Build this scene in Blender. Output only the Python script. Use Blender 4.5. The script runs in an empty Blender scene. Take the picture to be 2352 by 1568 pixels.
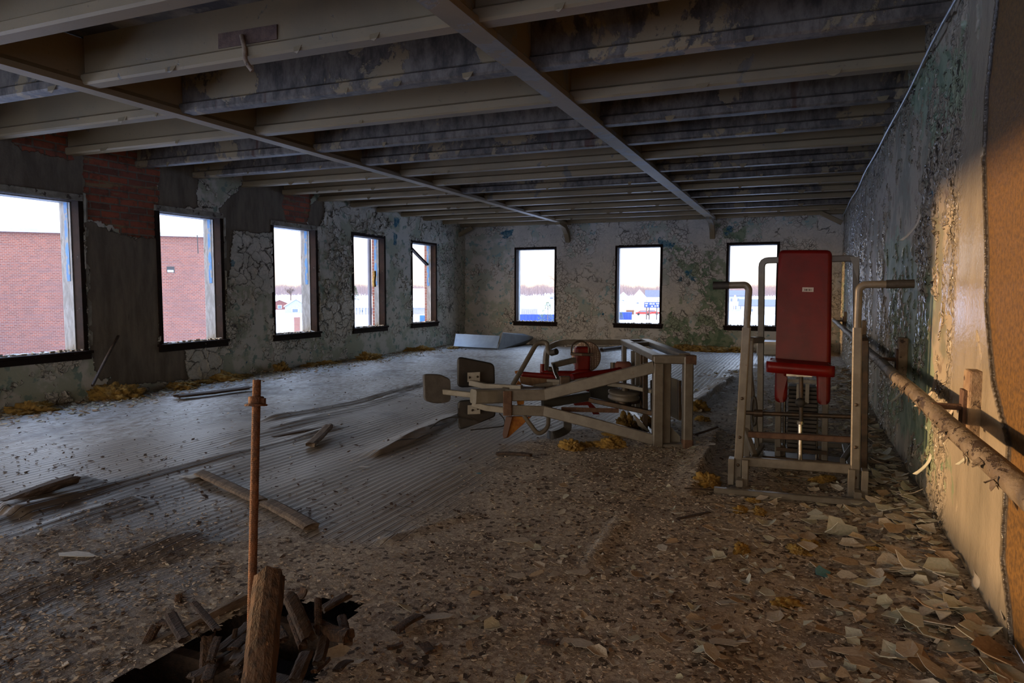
import bpy, bmesh, math, random
import numpy as np
from mathutils import Vector, Matrix

# ------------------------------------------------------------------ camera, world, sun, exposure
SC = bpy.context.scene
COL = SC.collection
W, H = 2352, 1568
YAW, PITCH, ROLL, FPX = 0.3935, -0.0733, 0.0024, 1606.24
CAM = np.array([0.0, 0.0, 1.5])
_cy, _sy, _cp, _sp = math.cos(YAW), math.sin(YAW), math.cos(PITCH), math.sin(PITCH)
FW = np.array([-_sy * _cp, _cy * _cp, _sp])
_r = np.array([_cy, _sy, 0.0]); _u = np.cross(_r, FW)
RT = math.cos(ROLL) * _r + math.sin(ROLL) * _u
UP = -math.sin(ROLL) * _r + math.cos(ROLL) * _u
cam_data = bpy.data.cameras.new('camera'); cam = bpy.data.objects.new('camera', cam_data); COL.objects.link(cam)
cam_data.sensor_width = 36.0; cam_data.lens = FPX / W * 36.0; cam_data.clip_start = .05; cam_data.clip_end = 3000
cam.matrix_world = Matrix(((RT[0], UP[0], -FW[0], 0), (RT[1], UP[1], -FW[1], 0), (RT[2], UP[2], -FW[2], 1.5), (0, 0, 0, 1)))
SC.camera = cam
SC.view_settings.view_transform = 'Standard'; SC.view_settings.look = 'None'
SC.view_settings.gamma = 1; SC.view_settings.use_curve_mapping = False
SC.view_settings.exposure = 1.5

world = bpy.data.worlds.new('sky'); SC.world = world; world.use_nodes = True
nt = world.node_tree; nt.nodes.clear()
wo = nt.nodes.new('ShaderNodeOutputWorld'); wb = nt.nodes.new('ShaderNodeBackground')
tc = nt.nodes.new('ShaderNodeTexCoord'); sx = nt.nodes.new('ShaderNodeSeparateXYZ'); cr = nt.nodes.new('ShaderNodeValToRGB')
nt.links.new(tc.outputs['Generated'], sx.inputs[0]); nt.links.new(sx.outputs[2], cr.inputs[0]); nt.links.new(wb.outputs[0], wo.inputs[0])
els = cr.color_ramp.elements
els[0].position = 0.0; els[0].color = (.22, .185, .16, 1)
els[1].position = 1.0; els[1].color = (.55, .82, 1.4, 1)
for p, c in ((.022, (.25, .22, .20, 1)), (.06, (.42, .42, .43, 1)), (.2, (.66, .76, .93, 1)), (.5, (.68, .86, 1.2, 1))):
    e = els.new(p); e.color = c
# warm evening half of the sky behind the camera
dt = nt.nodes.new('ShaderNodeVectorMath'); dt.operation = 'DOT_PRODUCT'; nt.links.new(tc.outputs['Generated'], dt.inputs[0]); dt.inputs[1].default_value = (-.35, -.94, -.1)
mr = nt.nodes.new('ShaderNodeMapRange'); nt.links.new(dt.outputs['Value'], mr.inputs[0]); mr.inputs[1].default_value = .2; mr.inputs[2].default_value = .9
mw = nt.nodes.new('ShaderNodeMix'); mw.data_type = 'RGBA'; nt.links.new(mr.outputs[0], mw.inputs[0]); nt.links.new(cr.outputs[0], mw.inputs[6]); mw.inputs[7].default_value = (1.05, .82, .60, 1)
nt.links.new(mw.outputs[2], wb.inputs[0])
wb.inputs[1].default_value = 2.1
world.cycles.sampling_method = 'MANUAL'; world.cycles.sample_map_resolution = 512

sun_d = bpy.data.lights.new('low_sun', 'SUN'); sun_d.energy = 2.1; sun_d.color = (1.0, .60, .29); sun_d.angle = math.radians(1.8)
sun = bpy.data.objects.new('low_sun', sun_d); COL.objects.link(sun)
_el = math.radians(2.5); SDIR = Vector((.987 * math.cos(_el), .16 * math.cos(_el), -math.sin(_el)))
sun.rotation_euler = SDIR.to_track_quat('-Z', 'Y').to_euler(); sun.location = (-20, -20, 5)

# ------------------------------------------------------------------ room numbers
XR, XL, YB, YF = .839, -9.055, 18.228, -4.5
X1, X2, ZC, ZT = -5.916, -2.132, 3.272, 3.70
SILL, TOP = .657, 2.733
BS, BT = .628, 2.673
JY0, JD = 4.394, 1.0445
WT = .36                      # wall thickness
LW = [(5.3015 + i * 2.483, 5.3015 + i * 2.483 + 1.299) for i in range(5)]
BW = [(x, x + 1.2227) for x in (-7.4844, -4.6036, -1.7821)]

def ray(px, py): return FW + RT * (px - W / 2) / FPX + UP * (H / 2 - py) / FPX
def P(px, py, d): return CAM + d * ray(px, py)
def G(px, py, z=0.0):
    r = ray(px, py); return CAM + (z - 1.5) / r[2] * r
def WX(px, py, x):
    r = ray(px, py); return CAM + x / r[0] * r
def WY(px, py, y):
    r = ray(px, py); return CAM + y / r[1] * r
V3 = lambda p: np.array(p, float)

# ------------------------------------------------------------------ numpy noise
def _h(i, j, s):
    n = (i * 374761393 + j * 668265263 + s * 2147483647) & 0xffffffff
    n = ((n ^ (n >> 13)) * 1274126177) & 0xffffffff
    return ((n ^ (n >> 16)) & 0xffff) / 65535.0
def vnoise(x, y, s=0):
    x = np.asarray(x, float); y = np.asarray(y, float)
    i = np.floor(x).astype(np.int64); j = np.floor(y).astype(np.int64); fx = x - i; fy = y - j
    fx = fx * fx * (3 - 2 * fx); fy = fy * fy * (3 - 2 * fy)
    return (_h(i, j, s) * (1 - fx) + _h(i + 1, j, s) * fx) * (1 - fy) + (_h(i, j + 1, s) * (1 - fx) + _h(i + 1, j + 1, s) * fx) * fy
def fbm(x, y, s=0, o=4):
    v = 0; a = .5
    for k in range(o): v = v + a * vnoise(np.asarray(x) * 2 ** k, np.asarray(y) * 2 ** k, s + k); a *= .5
    return v
def sdf(px, py, poly):
    """signed distance, positive inside"""
    px = np.asarray(px, float); py = np.asarray(py, float)
    d = np.full(px.shape, 1e9); ins = np.zeros(px.shape, bool); n = len(poly)
    for a in range(n):
        x0, y0 = poly[a]; x1, y1 = poly[(a + 1) % n]; ex, ey = x1 - x0, y1 - y0
        t = np.clip(((px - x0) * ex + (py - y0) * ey) / (ex * ex + ey * ey + 1e-12), 0, 1)
        d = np.minimum(d, (px - x0 - t * ex) ** 2 + (py - y0 - t * ey) ** 2)
        c = (y0 > py) != (y1 > py)
        ins ^= c & (px < (x1 - x0) * (py - y0) / (y1 - y0 + 1e-12) + x0)
    d = np.sqrt(d); return np.where(ins, d, -d)

# ------------------------------------------------------------------ node helper and materials
class NB:
    def __init__(s, name):
        s.m = bpy.data.materials.new(name); s.m.use_nodes = True; s.t = s.m.node_tree; s.t.nodes.clear()
        s.out = s.t.nodes.new('ShaderNodeOutputMaterial'); s.b = s.t.nodes.new('ShaderNodeBsdfPrincipled')
        s.t.links.new(s.b.outputs[0], s.out.inputs[0]); s.tc = s.t.nodes.new('ShaderNodeTexCoord')
    def put(s, sock, v):
        if isinstance(v, bpy.types.NodeSocket): s.t.links.new(v, sock)
        elif isinstance(v, (tuple, list)) and len(v) == 3 and sock.type == 'RGBA': sock.default_value = (*v, 1)
        else: sock.default_value = v
    def math(s, op, a, b=0.0, c=None, clamp=False):
        n = s.t.nodes.new('ShaderNodeMath'); n.operation = op; n.use_clamp = clamp
        s.put(n.inputs[0], a); s.put(n.inputs[1], b)
        if c is not None: s.put(n.inputs[2], c)
        return n.outputs[0]
    def vmath(s, op, a, b):
        n = s.t.nodes.new('ShaderNodeVectorMath'); n.operation = op; s.put(n.inputs[0], a); s.put(n.inputs[1], b); return n.outputs[0]
    def map(s, v, scale=(1, 1, 1), rot=(0, 0, 0), loc=(0, 0, 0)):
        n = s.t.nodes.new('ShaderNodeMapping'); s.put(n.inputs[0], v); n.inputs[1].default_value = loc; n.inputs[2].default_value = rot; n.inputs[3].default_value = scale; return n.outputs[0]
    def noise(s, v, scale, detail=3, rough=.55, col=False, dist=0):
        n = s.t.nodes.new('ShaderNodeTexNoise'); s.put(n.inputs['Vector'], v); n.inputs['Scale'].default_value = scale
        n.inputs['Detail'].default_value = detail; n.inputs['Roughness'].default_value = rough; n.inputs['Distortion'].default_value = dist
        return n.outputs[1] if col else n.outputs[0]
    def vor(s, v, scale, feat='F1', out=0, rand=1.0):
        n = s.t.nodes.new('ShaderNodeTexVoronoi'); n.feature = feat; s.put(n.inputs['Vector'], v); n.inputs['Scale'].default_value = scale
        n.inputs['Randomness'].default_value = rand; return n.outputs[out]
    def ss(s, v, a, b):       # smoothstep a..b -> 0..1
        n = s.t.nodes.new('ShaderNodeMapRange'); n.interpolation_type = 'SMOOTHSTEP'; s.put(n.inputs[0], v); n.inputs[1].default_value = a; n.inputs[2].default_value = b; return n.outputs[0]
    def mix(s, f, a, b):
        n = s.t.nodes.new('ShaderNodeMix'); n.data_type = 'RGBA'; s.put(n.inputs[0], f); s.put(n.inputs[6], a); s.put(n.inputs[7], b); return n.outputs[2]
    def attr(s, name):
        n = s.t.nodes.new('ShaderNodeAttribute'); n.attribute_name = name; return n.outputs['Fac']
    def sep(s, v):
        n = s.t.nodes.new('ShaderNodeSeparateXYZ'); s.put(n.inputs[0], v); return n.outputs
    def comb(s, x, y, z):
        n = s.t.nodes.new('ShaderNodeCombineXYZ'); s.put(n.inputs[0], x); s.put(n.inputs[1], y); s.put(n.inputs[2], z); return n.outputs[0]
    def bump(s, h, strength=.5, dist=.01):
        n = s.t.nodes.new('ShaderNodeBump'); s.put(n.inputs['Height'], h); n.inputs['Strength'].default_value = strength; n.inputs['Distance'].default_value = dist
        s.t.links.new(n.outputs[0], s.b.inputs['Normal'])
    def disp(s, h, scale=1.0):
        n = s.t.nodes.new('ShaderNodeDisplacement'); s.put(n.inputs['Height'], h); n.inputs['Midlevel'].default_value = 0; n.inputs['Scale'].default_value = scale
        s.t.links.new(n.outputs[0], s.out.inputs[2]); s.m.displacement_method = 'BOTH'
    def fin(s, col, rough=.6, metal=0.0, spec=None):
        s.put(s.b.inputs['Base Color'], col); s.put(s.b.inputs['Roughness'], rough); s.put(s.b.inputs['Metallic'], metal)
        if spec is not None: s.b.inputs['Specular IOR Level'].default_value = spec
        return s.m

def mat(name, c1, c2=None, scale=6, rough=.6, metal=0.0, stretch=(1, 1, 1), spot=None, spot_t=(.6, .7), spot_s=9, bump=.3, bs=None, spec=None):
    n = NB(name); v = n.map(n.tc.outputs['Object'], stretch)
    c2 = c2 or tuple(x * .7 for x in c1)
    a = n.noise(v, scale, 5, .6); col = n.mix(n.ss(a, .35, .65), c1, c2)
    if spot:
        sp = n.noise(v, spot_s, 5, .65); k = n.ss(sp, *spot_t); col = n.mix(k, col, spot)
        n.bump(n.math('SUBTRACT', n.noise(v, bs or scale * 6, 4), n.math('MULTIPLY', k, .5)), bump, .01)
    else: n.bump(n.noise(v, bs or scale * 6, 4), bump, .01)
    return n.fin(col, rough, metal, spec)

M = {}
M['steel_tan'] = mat('grey_tan_enamel', (.145, .135, .115), (.105, .095, .078), 9, .38, 0, spot=(.10, .055, .03), spot_t=(.66, .74), spot_s=14, bump=.12, spec=.5)
M['steel_white'] = mat('off_white_enamel', (.27, .26, .225), (.21, .20, .17), 9, .4, 0, spot=(.12, .07, .04), spot_t=(.7, .78), spot_s=12, bump=.1)
M['steel_dark'] = mat('dark_oiled_steel', (.05, .043, .035), (.09, .06, .04), 14, .45, .6, bump=.15)
M['rust'] = mat('rusty_iron', (.16, .065, .028), (.075, .035, .02), 22, .8, .1, spot=(.26, .11, .04), spot_t=(.6, .75), spot_s=30, bump=.7)
M['rust_brown'] = mat('rust_stained_end', (.085, .045, .03), (.14, .08, .05), 20, .75, .1, bump=.4)
M['chrome'] = mat('tarnished_chrome', (.55, .53, .48), (.38, .34, .28), 10, .22, 1.0, bump=.05)
M['red'] = mat('red_vinyl', (.155, .005, .003), (.10, .004, .003), 4, .38, 0, spot=(.05, .010, .008), spot_t=(.60, .74), spot_s=3.5, bump=.12, bs=18, spec=.3)
M['black'] = mat('black_vinyl', (.018, .018, .018), (.032, .031, .03), 7, .5, 0, spot=(.09, .085, .08), spot_t=(.72, .8), spot_s=12, bump=.1)
M['rubber'] = mat('black_rubber_grip', (.012, .012, .012), (.025, .024, .022), 20, .6, 0, bump=.3)
M['grey_pad'] = mat('scuffed_grey_pad', (.085, .082, .08), (.125, .118, .115), 8, .7, 0, spot=(.07, .065, .06), spot_t=(.6, .7), spot_s=16, bump=.25)
M['foam'] = mat('yellowed_seat_foam', (.36, .15, .025), (.25, .09, .02), 18, .9, 0, bump=.8)
M['plywood'] = mat('old_plywood', (.17, .10, .05), (.11, .065, .035), 10, .8, 0, (1, 6, 1), bump=.3)
M['iron_plate'] = mat('cast_iron_weight', (.035, .033, .032), (.06, .055, .05), 12, .5, .5, bump=.2)
M['cream'] = None
M['brown_wood'] = mat('dark_brown_painted_wood', (.014, .010, .008), (.022, .013, .010), 6, .8, 0, (1, 1, 1), spot=(.20, .20, .18), spot_t=(.70, .74), spot_s=13, bump=.4, spec=.12)
M['pale_wood'] = mat('pale_weathered_frame', (.30, .30, .25), (.18, .17, .14), 7, .7, 0, (1, 1, 1), spot=(.05, .035, .025), spot_t=(.58, .63), spot_s=10, bump=.5)
M['white_wood'] = mat('worn_white_sash_track', (.22, .24, .25), (.13, .14, .14), 6, .6, 0, (3, 3, .8), spot=(.10, .085, .07), spot_t=(.62, .68), spot_s=9, bump=.3)
M['blue_wood'] = mat('bright_blue_paint', (.015, .13, .34), (.03, .19, .42), 8, .5, 0, (3, 3, .8), spot=(.17, .20, .21), spot_t=(.52, .55), spot_s=9, bump=.2)
M['plank'] = mat('weathered_grey_plank', (.20, .155, .115), (.10, .075, .055), 5, .85, 0, (7, .8, 7), bump=.8, bs=26)
M['dark_plank'] = mat('wet_dark_timber', (.07, .045, .03), (.03, .02, .015), 6, .75, 0, (6, 1, 6), bump=.9, bs=24)
M['rot_wood'] = mat('rotted_splintered_timber', (.085, .045, .024), (.028, .016, .010), 9, .85, 0, (5, 5, .9), spot=(.33, .19, .10), spot_t=(.62, .70), spot_s=7, bump=1.0, bs=30)
M['insul'] = mat('yellow_glass_wool', (.34, .215, .05), (.19, .115, .03), 16, 1.0, 0, bump=1.0, bs=60)
M['sheet'] = mat('grey_blue_sheet_metal', (.28, .33, .37), (.22, .26, .30), 3, .45, .2, bump=.05)
M['box'] = mat('off_white_appliance_enamel', (.50, .50, .46), (.42, .41, .37), 4, .4, 0, spot=(.15, .10, .06), spot_t=(.68, .74), spot_s=8, bump=.1)
M['pipe'] = mat('peeling_grey_brown_pipe', (.20, .165, .12), (.13, .10, .07), 8, .55, .1, (1, .6, 1), spot=(.055, .038, .028), spot_t=(.54, .60), spot_s=11, bump=1.0, bs=30)
M['bracket'] = mat('tan_bracket_block', (.30, .22, .14), (.20, .13, .08), 10, .8, 0, spot=(.07, .045, .03), spot_t=(.6, .66), spot_s=14, bump=.6)
M['conduit'] = mat('galvanised_conduit', (.35, .40, .42), (.25, .28, .30), 10, .35, .7, bump=.05)
M['chip_cream'] = mat('cream_paint_flake', (.50, .45, .36), (.38, .33, .26), 7, .6, 0, bump=.25)
M['chip_green'] = mat('grey_green_paint_flake', (.36, .37, .29), (.44, .43, .35), 7, .6, 0, bump=.25)
M['chip_brown'] = mat('brown_backed_flake', (.25, .18, .11), (.34, .25, .16), 7, .8, 0, bump=.4)
M['chip_white'] = mat('white_paint_flake', (.44, .42, .36), (.37, .34, .29), 7, .55, 0, bump=.2)
M['chip_blue'] = mat('blue_faced_flake', (.02, .14, .22), (.03, .18, .26), 7, .5, 0, bump=.2)
M['rubble'] = mat('crumbled_plaster', (.50, .42, .33), (.32, .25, .18), 1.6, .9, 0, bump=.5, bs=40)
M['snow'] = mat('snow', (.80, .84, .92), (.74, .79, .90), .05, .8, 0, bump=.2, bs=.4)
M['label_white'] = mat('paper_label', (.60, .54, .46), (.50, .44, .38), 90, .6, 0, bump=.05)
M['ink'] = mat('faded_ink', (.10, .07, .05), None, 20, .7, 0, bump=.05)

def joist_mat(name, stained, flaky=False):
    n = NB(name); oi = n.t.nodes.new('ShaderNodeObjectInfo'); v = n.vmath('ADD', n.tc.outputs['Object'], n.comb(n.math('MULTIPLY', oi.outputs['Random'], 37.0), n.math('MULTIPLY', oi.outputs['Random'], 11.0), 0.0))
    base = n.mix(n.ss(n.noise(v, 1.1, 4), .4, .65), (.23, .165, .085), (.18, .135, .075))
    pv = n.map(v, (1, 1, 1))
    peel = n.noise(n.map(v, (1, 1, .8)), 1.3 if stained else 2.0, 7, .66, dist=.3)
    th = .43 if stained else (.52 if flaky else .64)
    k = n.ss(peel, th, th + .025)
    grime = n.mix(n.ss(n.noise(n.map(v, (3.4, 3.4, 1.5)), 2.2, 7, .72), .33, .68), (.033, .025, .019), (.155, .125, .095))
    rust = n.ss(n.noise(n.map(v, (3.0, 3, .25)), 1.5, 3, .6), .64, .70)
    grime = n.mix(rust, grime, (.06, .022, .010)) if stained else n.mix(.7, grime, (.22, .20, .165) if flaky else (.15, .13, .10))
    col = n.mix(k, base, grime)
    spec = n.ss(n.noise(v, 30, 3), .66, .74); col = n.mix(n.math('MULTIPLY', spec, .4), col, (.06, .04, .03))
    n.bump(n.math('ADD', n.math('MULTIPLY', k, -.8), n.math('MULTIPLY', n.noise(v, 22, 4), .5)), .6, .006)
    return n.fin(col, .6)
M['joist'] = joist_mat('cream_painted_joist', False); M['joist_flaky'] = joist_mat('flaking_girder_paint', False, True); M['joist_dark'] = joist_mat('stained_mouldy_joist', True)

def brick_nodes(n, v, sc, c1, c2, mortar, bw=.215, bh=.072, ms=.012):
    b = n.t.nodes.new('ShaderNodeTexBrick'); n.put(b.inputs['Vector'], v)
    n.put(b.inputs['Color1'], c1); n.put(b.inputs['Color2'], c2); n.put(b.inputs['Mortar'], mortar)
    b.inputs['Scale'].default_value = 1; b.inputs['Mortar Size'].default_value = ms; b.inputs['Brick Width'].default_value = bw; b.inputs['Row Height'].default_value = bh
    b.inputs['Mortar Smooth'].default_value = .2
    return b.outputs[0], b.outputs[1]

def wall_mat(name, ax, top1, top2, under, crack_s=4.6, amp=1.0, rough=.5, streak=False, missing=.56, kt=.40, en=.22):
    n = NB(name); o = n.sep(n.tc.outputs['Object'])
    uv = n.comb(o[1] if ax == 'x' else o[0], o[2], 0.0)
    wn = n.noise(uv, 3.2, 3, .6, col=True)
    wv = n.vmath('ADD', uv, n.vmath('MULTIPLY', n.vmath('SUBTRACT', wn, (.5, .5, .5)), (.30, .30, 0)))
    wn2 = n.noise(uv, 14, 2, .6, col=True)
    wv = n.vmath('ADD', wv, n.vmath('MULTIPLY', n.vmath('SUBTRACT', wn2, (.5, .5, .5)), (.05, .05, 0)))
    if streak: wv = n.map(wv, (1, .55, 1))
    # large plates and small crackle
    dens = n.noise(uv, .75, 2, .5)                                 # where the crackle is dense
    e1 = n.vor(wv, crack_s, 'DISTANCE_TO_EDGE'); r1 = n.sep(n.vor(wv, crack_s, 'F1', 1))[0]
    e2 = n.vor(wv, crack_s * 3.1, 'DISTANCE_TO_EDGE'); r2 = n.sep(n.vor(wv, crack_s * 3.1, 'F1', 1))[1]
    small = n.math('MAXIMUM', n.ss(dens, .43, .52), n.ss(n.math('SUBTRACT', n.attr('peel'), 0), -.1, .25))
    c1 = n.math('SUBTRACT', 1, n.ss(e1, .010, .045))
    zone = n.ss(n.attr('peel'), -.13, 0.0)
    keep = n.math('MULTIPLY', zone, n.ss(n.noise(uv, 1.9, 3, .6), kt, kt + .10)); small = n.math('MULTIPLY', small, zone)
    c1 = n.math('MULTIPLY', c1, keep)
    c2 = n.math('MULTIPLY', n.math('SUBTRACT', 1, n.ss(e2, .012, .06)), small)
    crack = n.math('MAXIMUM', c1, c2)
    # missing plates
    pz = n.noise(wv, 1.25, 4, .6)
    t = n.math('ADD', n.math('ADD', n.math('MULTIPLY', r1, .16), n.math('MULTIPLY', n.math('MULTIPLY', r2, small), .20)), n.math('ADD', pz, n.math('MULTIPLY', n.attr('peel'), .35)))
    miss = n.ss(t, missing + .12, missing + .135)
    curl = n.math('MULTIPLY', n.math('POWER', n.math('SUBTRACT', 1, n.ss(e1, 0, .22)), 2), n.math('MULTIPLY', r1, keep))
    curl2 = n.math('MULTIPLY', n.math('POWER', n.math('SUBTRACT', 1, n.ss(e2, 0, .3)), 2), n.math('MULTIPLY', r2, small))
    hp = n.math('ADD', n.math('MULTIPLY', curl, .016 * amp), n.math('MULTIPLY', curl2, .011 * amp))
    hp = n.math('ADD', hp, n.math('MULTIPLY', n.math('SUBTRACT', 1, crack), .006 * amp))
    hp = n.math('ADD', hp, .004)
    keepmask = n.math('SUBTRACT', 1, miss)
    h = n.math('MULTIPLY', hp, keepmask)
    # colours
    sv = n.map(uv, (1, .35, 1)) if streak else uv
    top = n.mix(n.ss(n.noise(sv, 2.1, 5, .6), .38, .64), top1, top2)
    top = n.mix(n.math('MULTIPLY', n.ss(n.noise(sv, 9, 4, .7), .52, .75), .45), top, tuple(c * .45 for c in top1))
    un = n.mix(n.ss(n.noise(uv, 1.7, 4, .6), .44, .54), under[0], under[1])
    un = n.mix(n.ss(n.noise(uv, 5.5, 4, .6), .56, .62), un, under[2])
    un = n.mix(n.ss(n.noise(uv, 2.8, 3, .6), .70, .73), un, (.015, .10, .17))
    gr = n.ss(n.math('ADD', n.attr('green'), n.math('MULTIPLY', n.math('SUBTRACT', n.noise(uv, 3, 5, .65), .5), .9)), -.02, .05)
    un = n.mix(gr, un, n.mix(n.ss(n.noise(uv, 6, 4, .6), .42, .58), (.11, .17, .105), (.22, .27, .18)))
    topg = n.mix(n.math('MULTIPLY', gr, n.ss(n.noise(uv, 2.3, 3), .50, .54)), top, (.22, .26, .17))
    col = n.mix(miss, topg, un)
    bl = n.ss(n.math('ADD', n.attr('blue'), n.math('MULTIPLY', n.math('SUBTRACT', n.noise(uv, 9, 4, .65), .5), .35)), -.005, .01)
    col = n.mix(bl, col, n.mix(n.ss(n.noise(uv, 11, 3), .45, .55), (.02, .11, .17), (.12, .22, .25)))
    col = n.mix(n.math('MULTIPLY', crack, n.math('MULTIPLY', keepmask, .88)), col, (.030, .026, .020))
    # bare plaster
    pn = n.math('MULTIPLY', n.math('SUBTRACT', n.noise(uv, 4.5, 5, .65), .5), en)
    pl = n.ss(n.math('ADD', n.attr('plaster'), pn), -.004, .006)
    pv = n.noise(n.map(uv, (3.2, .7, 1)), 1.6, 6, .65)
    pcol = n.mix(n.ss(pv, .35, .68), (.17, .145, .11), (.095, .08, .06))
    pcol = n.mix(n.ss(n.noise(n.map(uv, (8, .5, 1)), 1.3, 4, .6), .66, .71), pcol, (.018, .014, .010))
    pcol = n.mix(n.attr('tan'), pcol, n.mix(n.ss(n.noise(uv, 40, 4, .7), .4, .62), (.15, .078, .016), (.075, .040, .010)))
    col = n.mix(pl, col, pcol)
    h = n.math('MULTIPLY', h, n.math('SUBTRACT', 1, pl))
    h = n.math('ADD', h, n.math('MULTIPLY', n.math('MULTIPLY', pl, n.noise(uv, 14, 5, .7)), -.006))
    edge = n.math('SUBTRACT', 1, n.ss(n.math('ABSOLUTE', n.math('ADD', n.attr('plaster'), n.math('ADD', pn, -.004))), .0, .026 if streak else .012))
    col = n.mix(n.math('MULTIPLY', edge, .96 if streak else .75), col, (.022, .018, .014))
    # brick showing
    bk = n.ss(n.math('ADD', n.attr('brick'), n.math('MULTIPLY', n.math('SUBTRACT', n.noise(uv, 6, 4, .65), .5), .22)), -.004, .006)
    wb2 = n.vmath('ADD', uv, n.vmath('MULTIPLY', n.vmath('SUBTRACT', wn2, (.5, .5, .5)), (.02, .02, 0)))
    bc, bm = brick_nodes(n, wb2, 1, (.36, .095, .045), (.15, .055, .038), (.17, .14, .11), .30, .10, .012)
    bc = n.mix(n.ss(n.noise(n.map(uv, (1.2, 8, 1)), .9, 3, .5), .60, .64), bc, (.24, .165, .085))
    bc = n.mix(n.math('MULTIPLY', n.ss(n.noise(uv, 8, 4, .7), .45, .7), .6), bc, (.05, .035, .025))
    col = n.mix(bk, col, bc)
    h = n.math('ADD', n.math('MULTIPLY', h, n.math('SUBTRACT', 1, bk)), n.math('MULTIPLY', bk, n.math('ADD', -.018, n.math('MULTIPLY', bm, -.012))))
    n.disp(n.math('ADD', h, n.math('MULTIPLY', n.noise(uv, 30, 3), .0025)), 1.0)
    ro = n.math('ADD', rough, n.math('MULTIPLY', n.math('MAXIMUM', n.math('MAXIMUM', pl, bk), miss), .35), clamp=True)
    return n.fin(col, ro, 0)
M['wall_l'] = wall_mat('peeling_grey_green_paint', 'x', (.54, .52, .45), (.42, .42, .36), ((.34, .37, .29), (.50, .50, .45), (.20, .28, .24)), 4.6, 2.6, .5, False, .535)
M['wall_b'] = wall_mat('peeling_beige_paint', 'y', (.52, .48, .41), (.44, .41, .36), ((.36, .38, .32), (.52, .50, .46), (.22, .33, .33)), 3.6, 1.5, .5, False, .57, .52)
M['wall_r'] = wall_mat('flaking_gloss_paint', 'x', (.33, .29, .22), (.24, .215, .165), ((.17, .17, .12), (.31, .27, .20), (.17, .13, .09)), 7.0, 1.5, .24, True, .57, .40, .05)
M['wall_f'] = mat('rough_brown_plaster', (.30, .24, .17), (.20, .16, .11), 4, .8)
M['ceiling'] = mat('sooty_deck', (.20, .165, .12), (.085, .072, .06), 2.5, .8, 0, (1, 1, 1), spot=(.05, .045, .045), spot_t=(.50, .58), spot_s=2.2, bump=.5)

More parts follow.
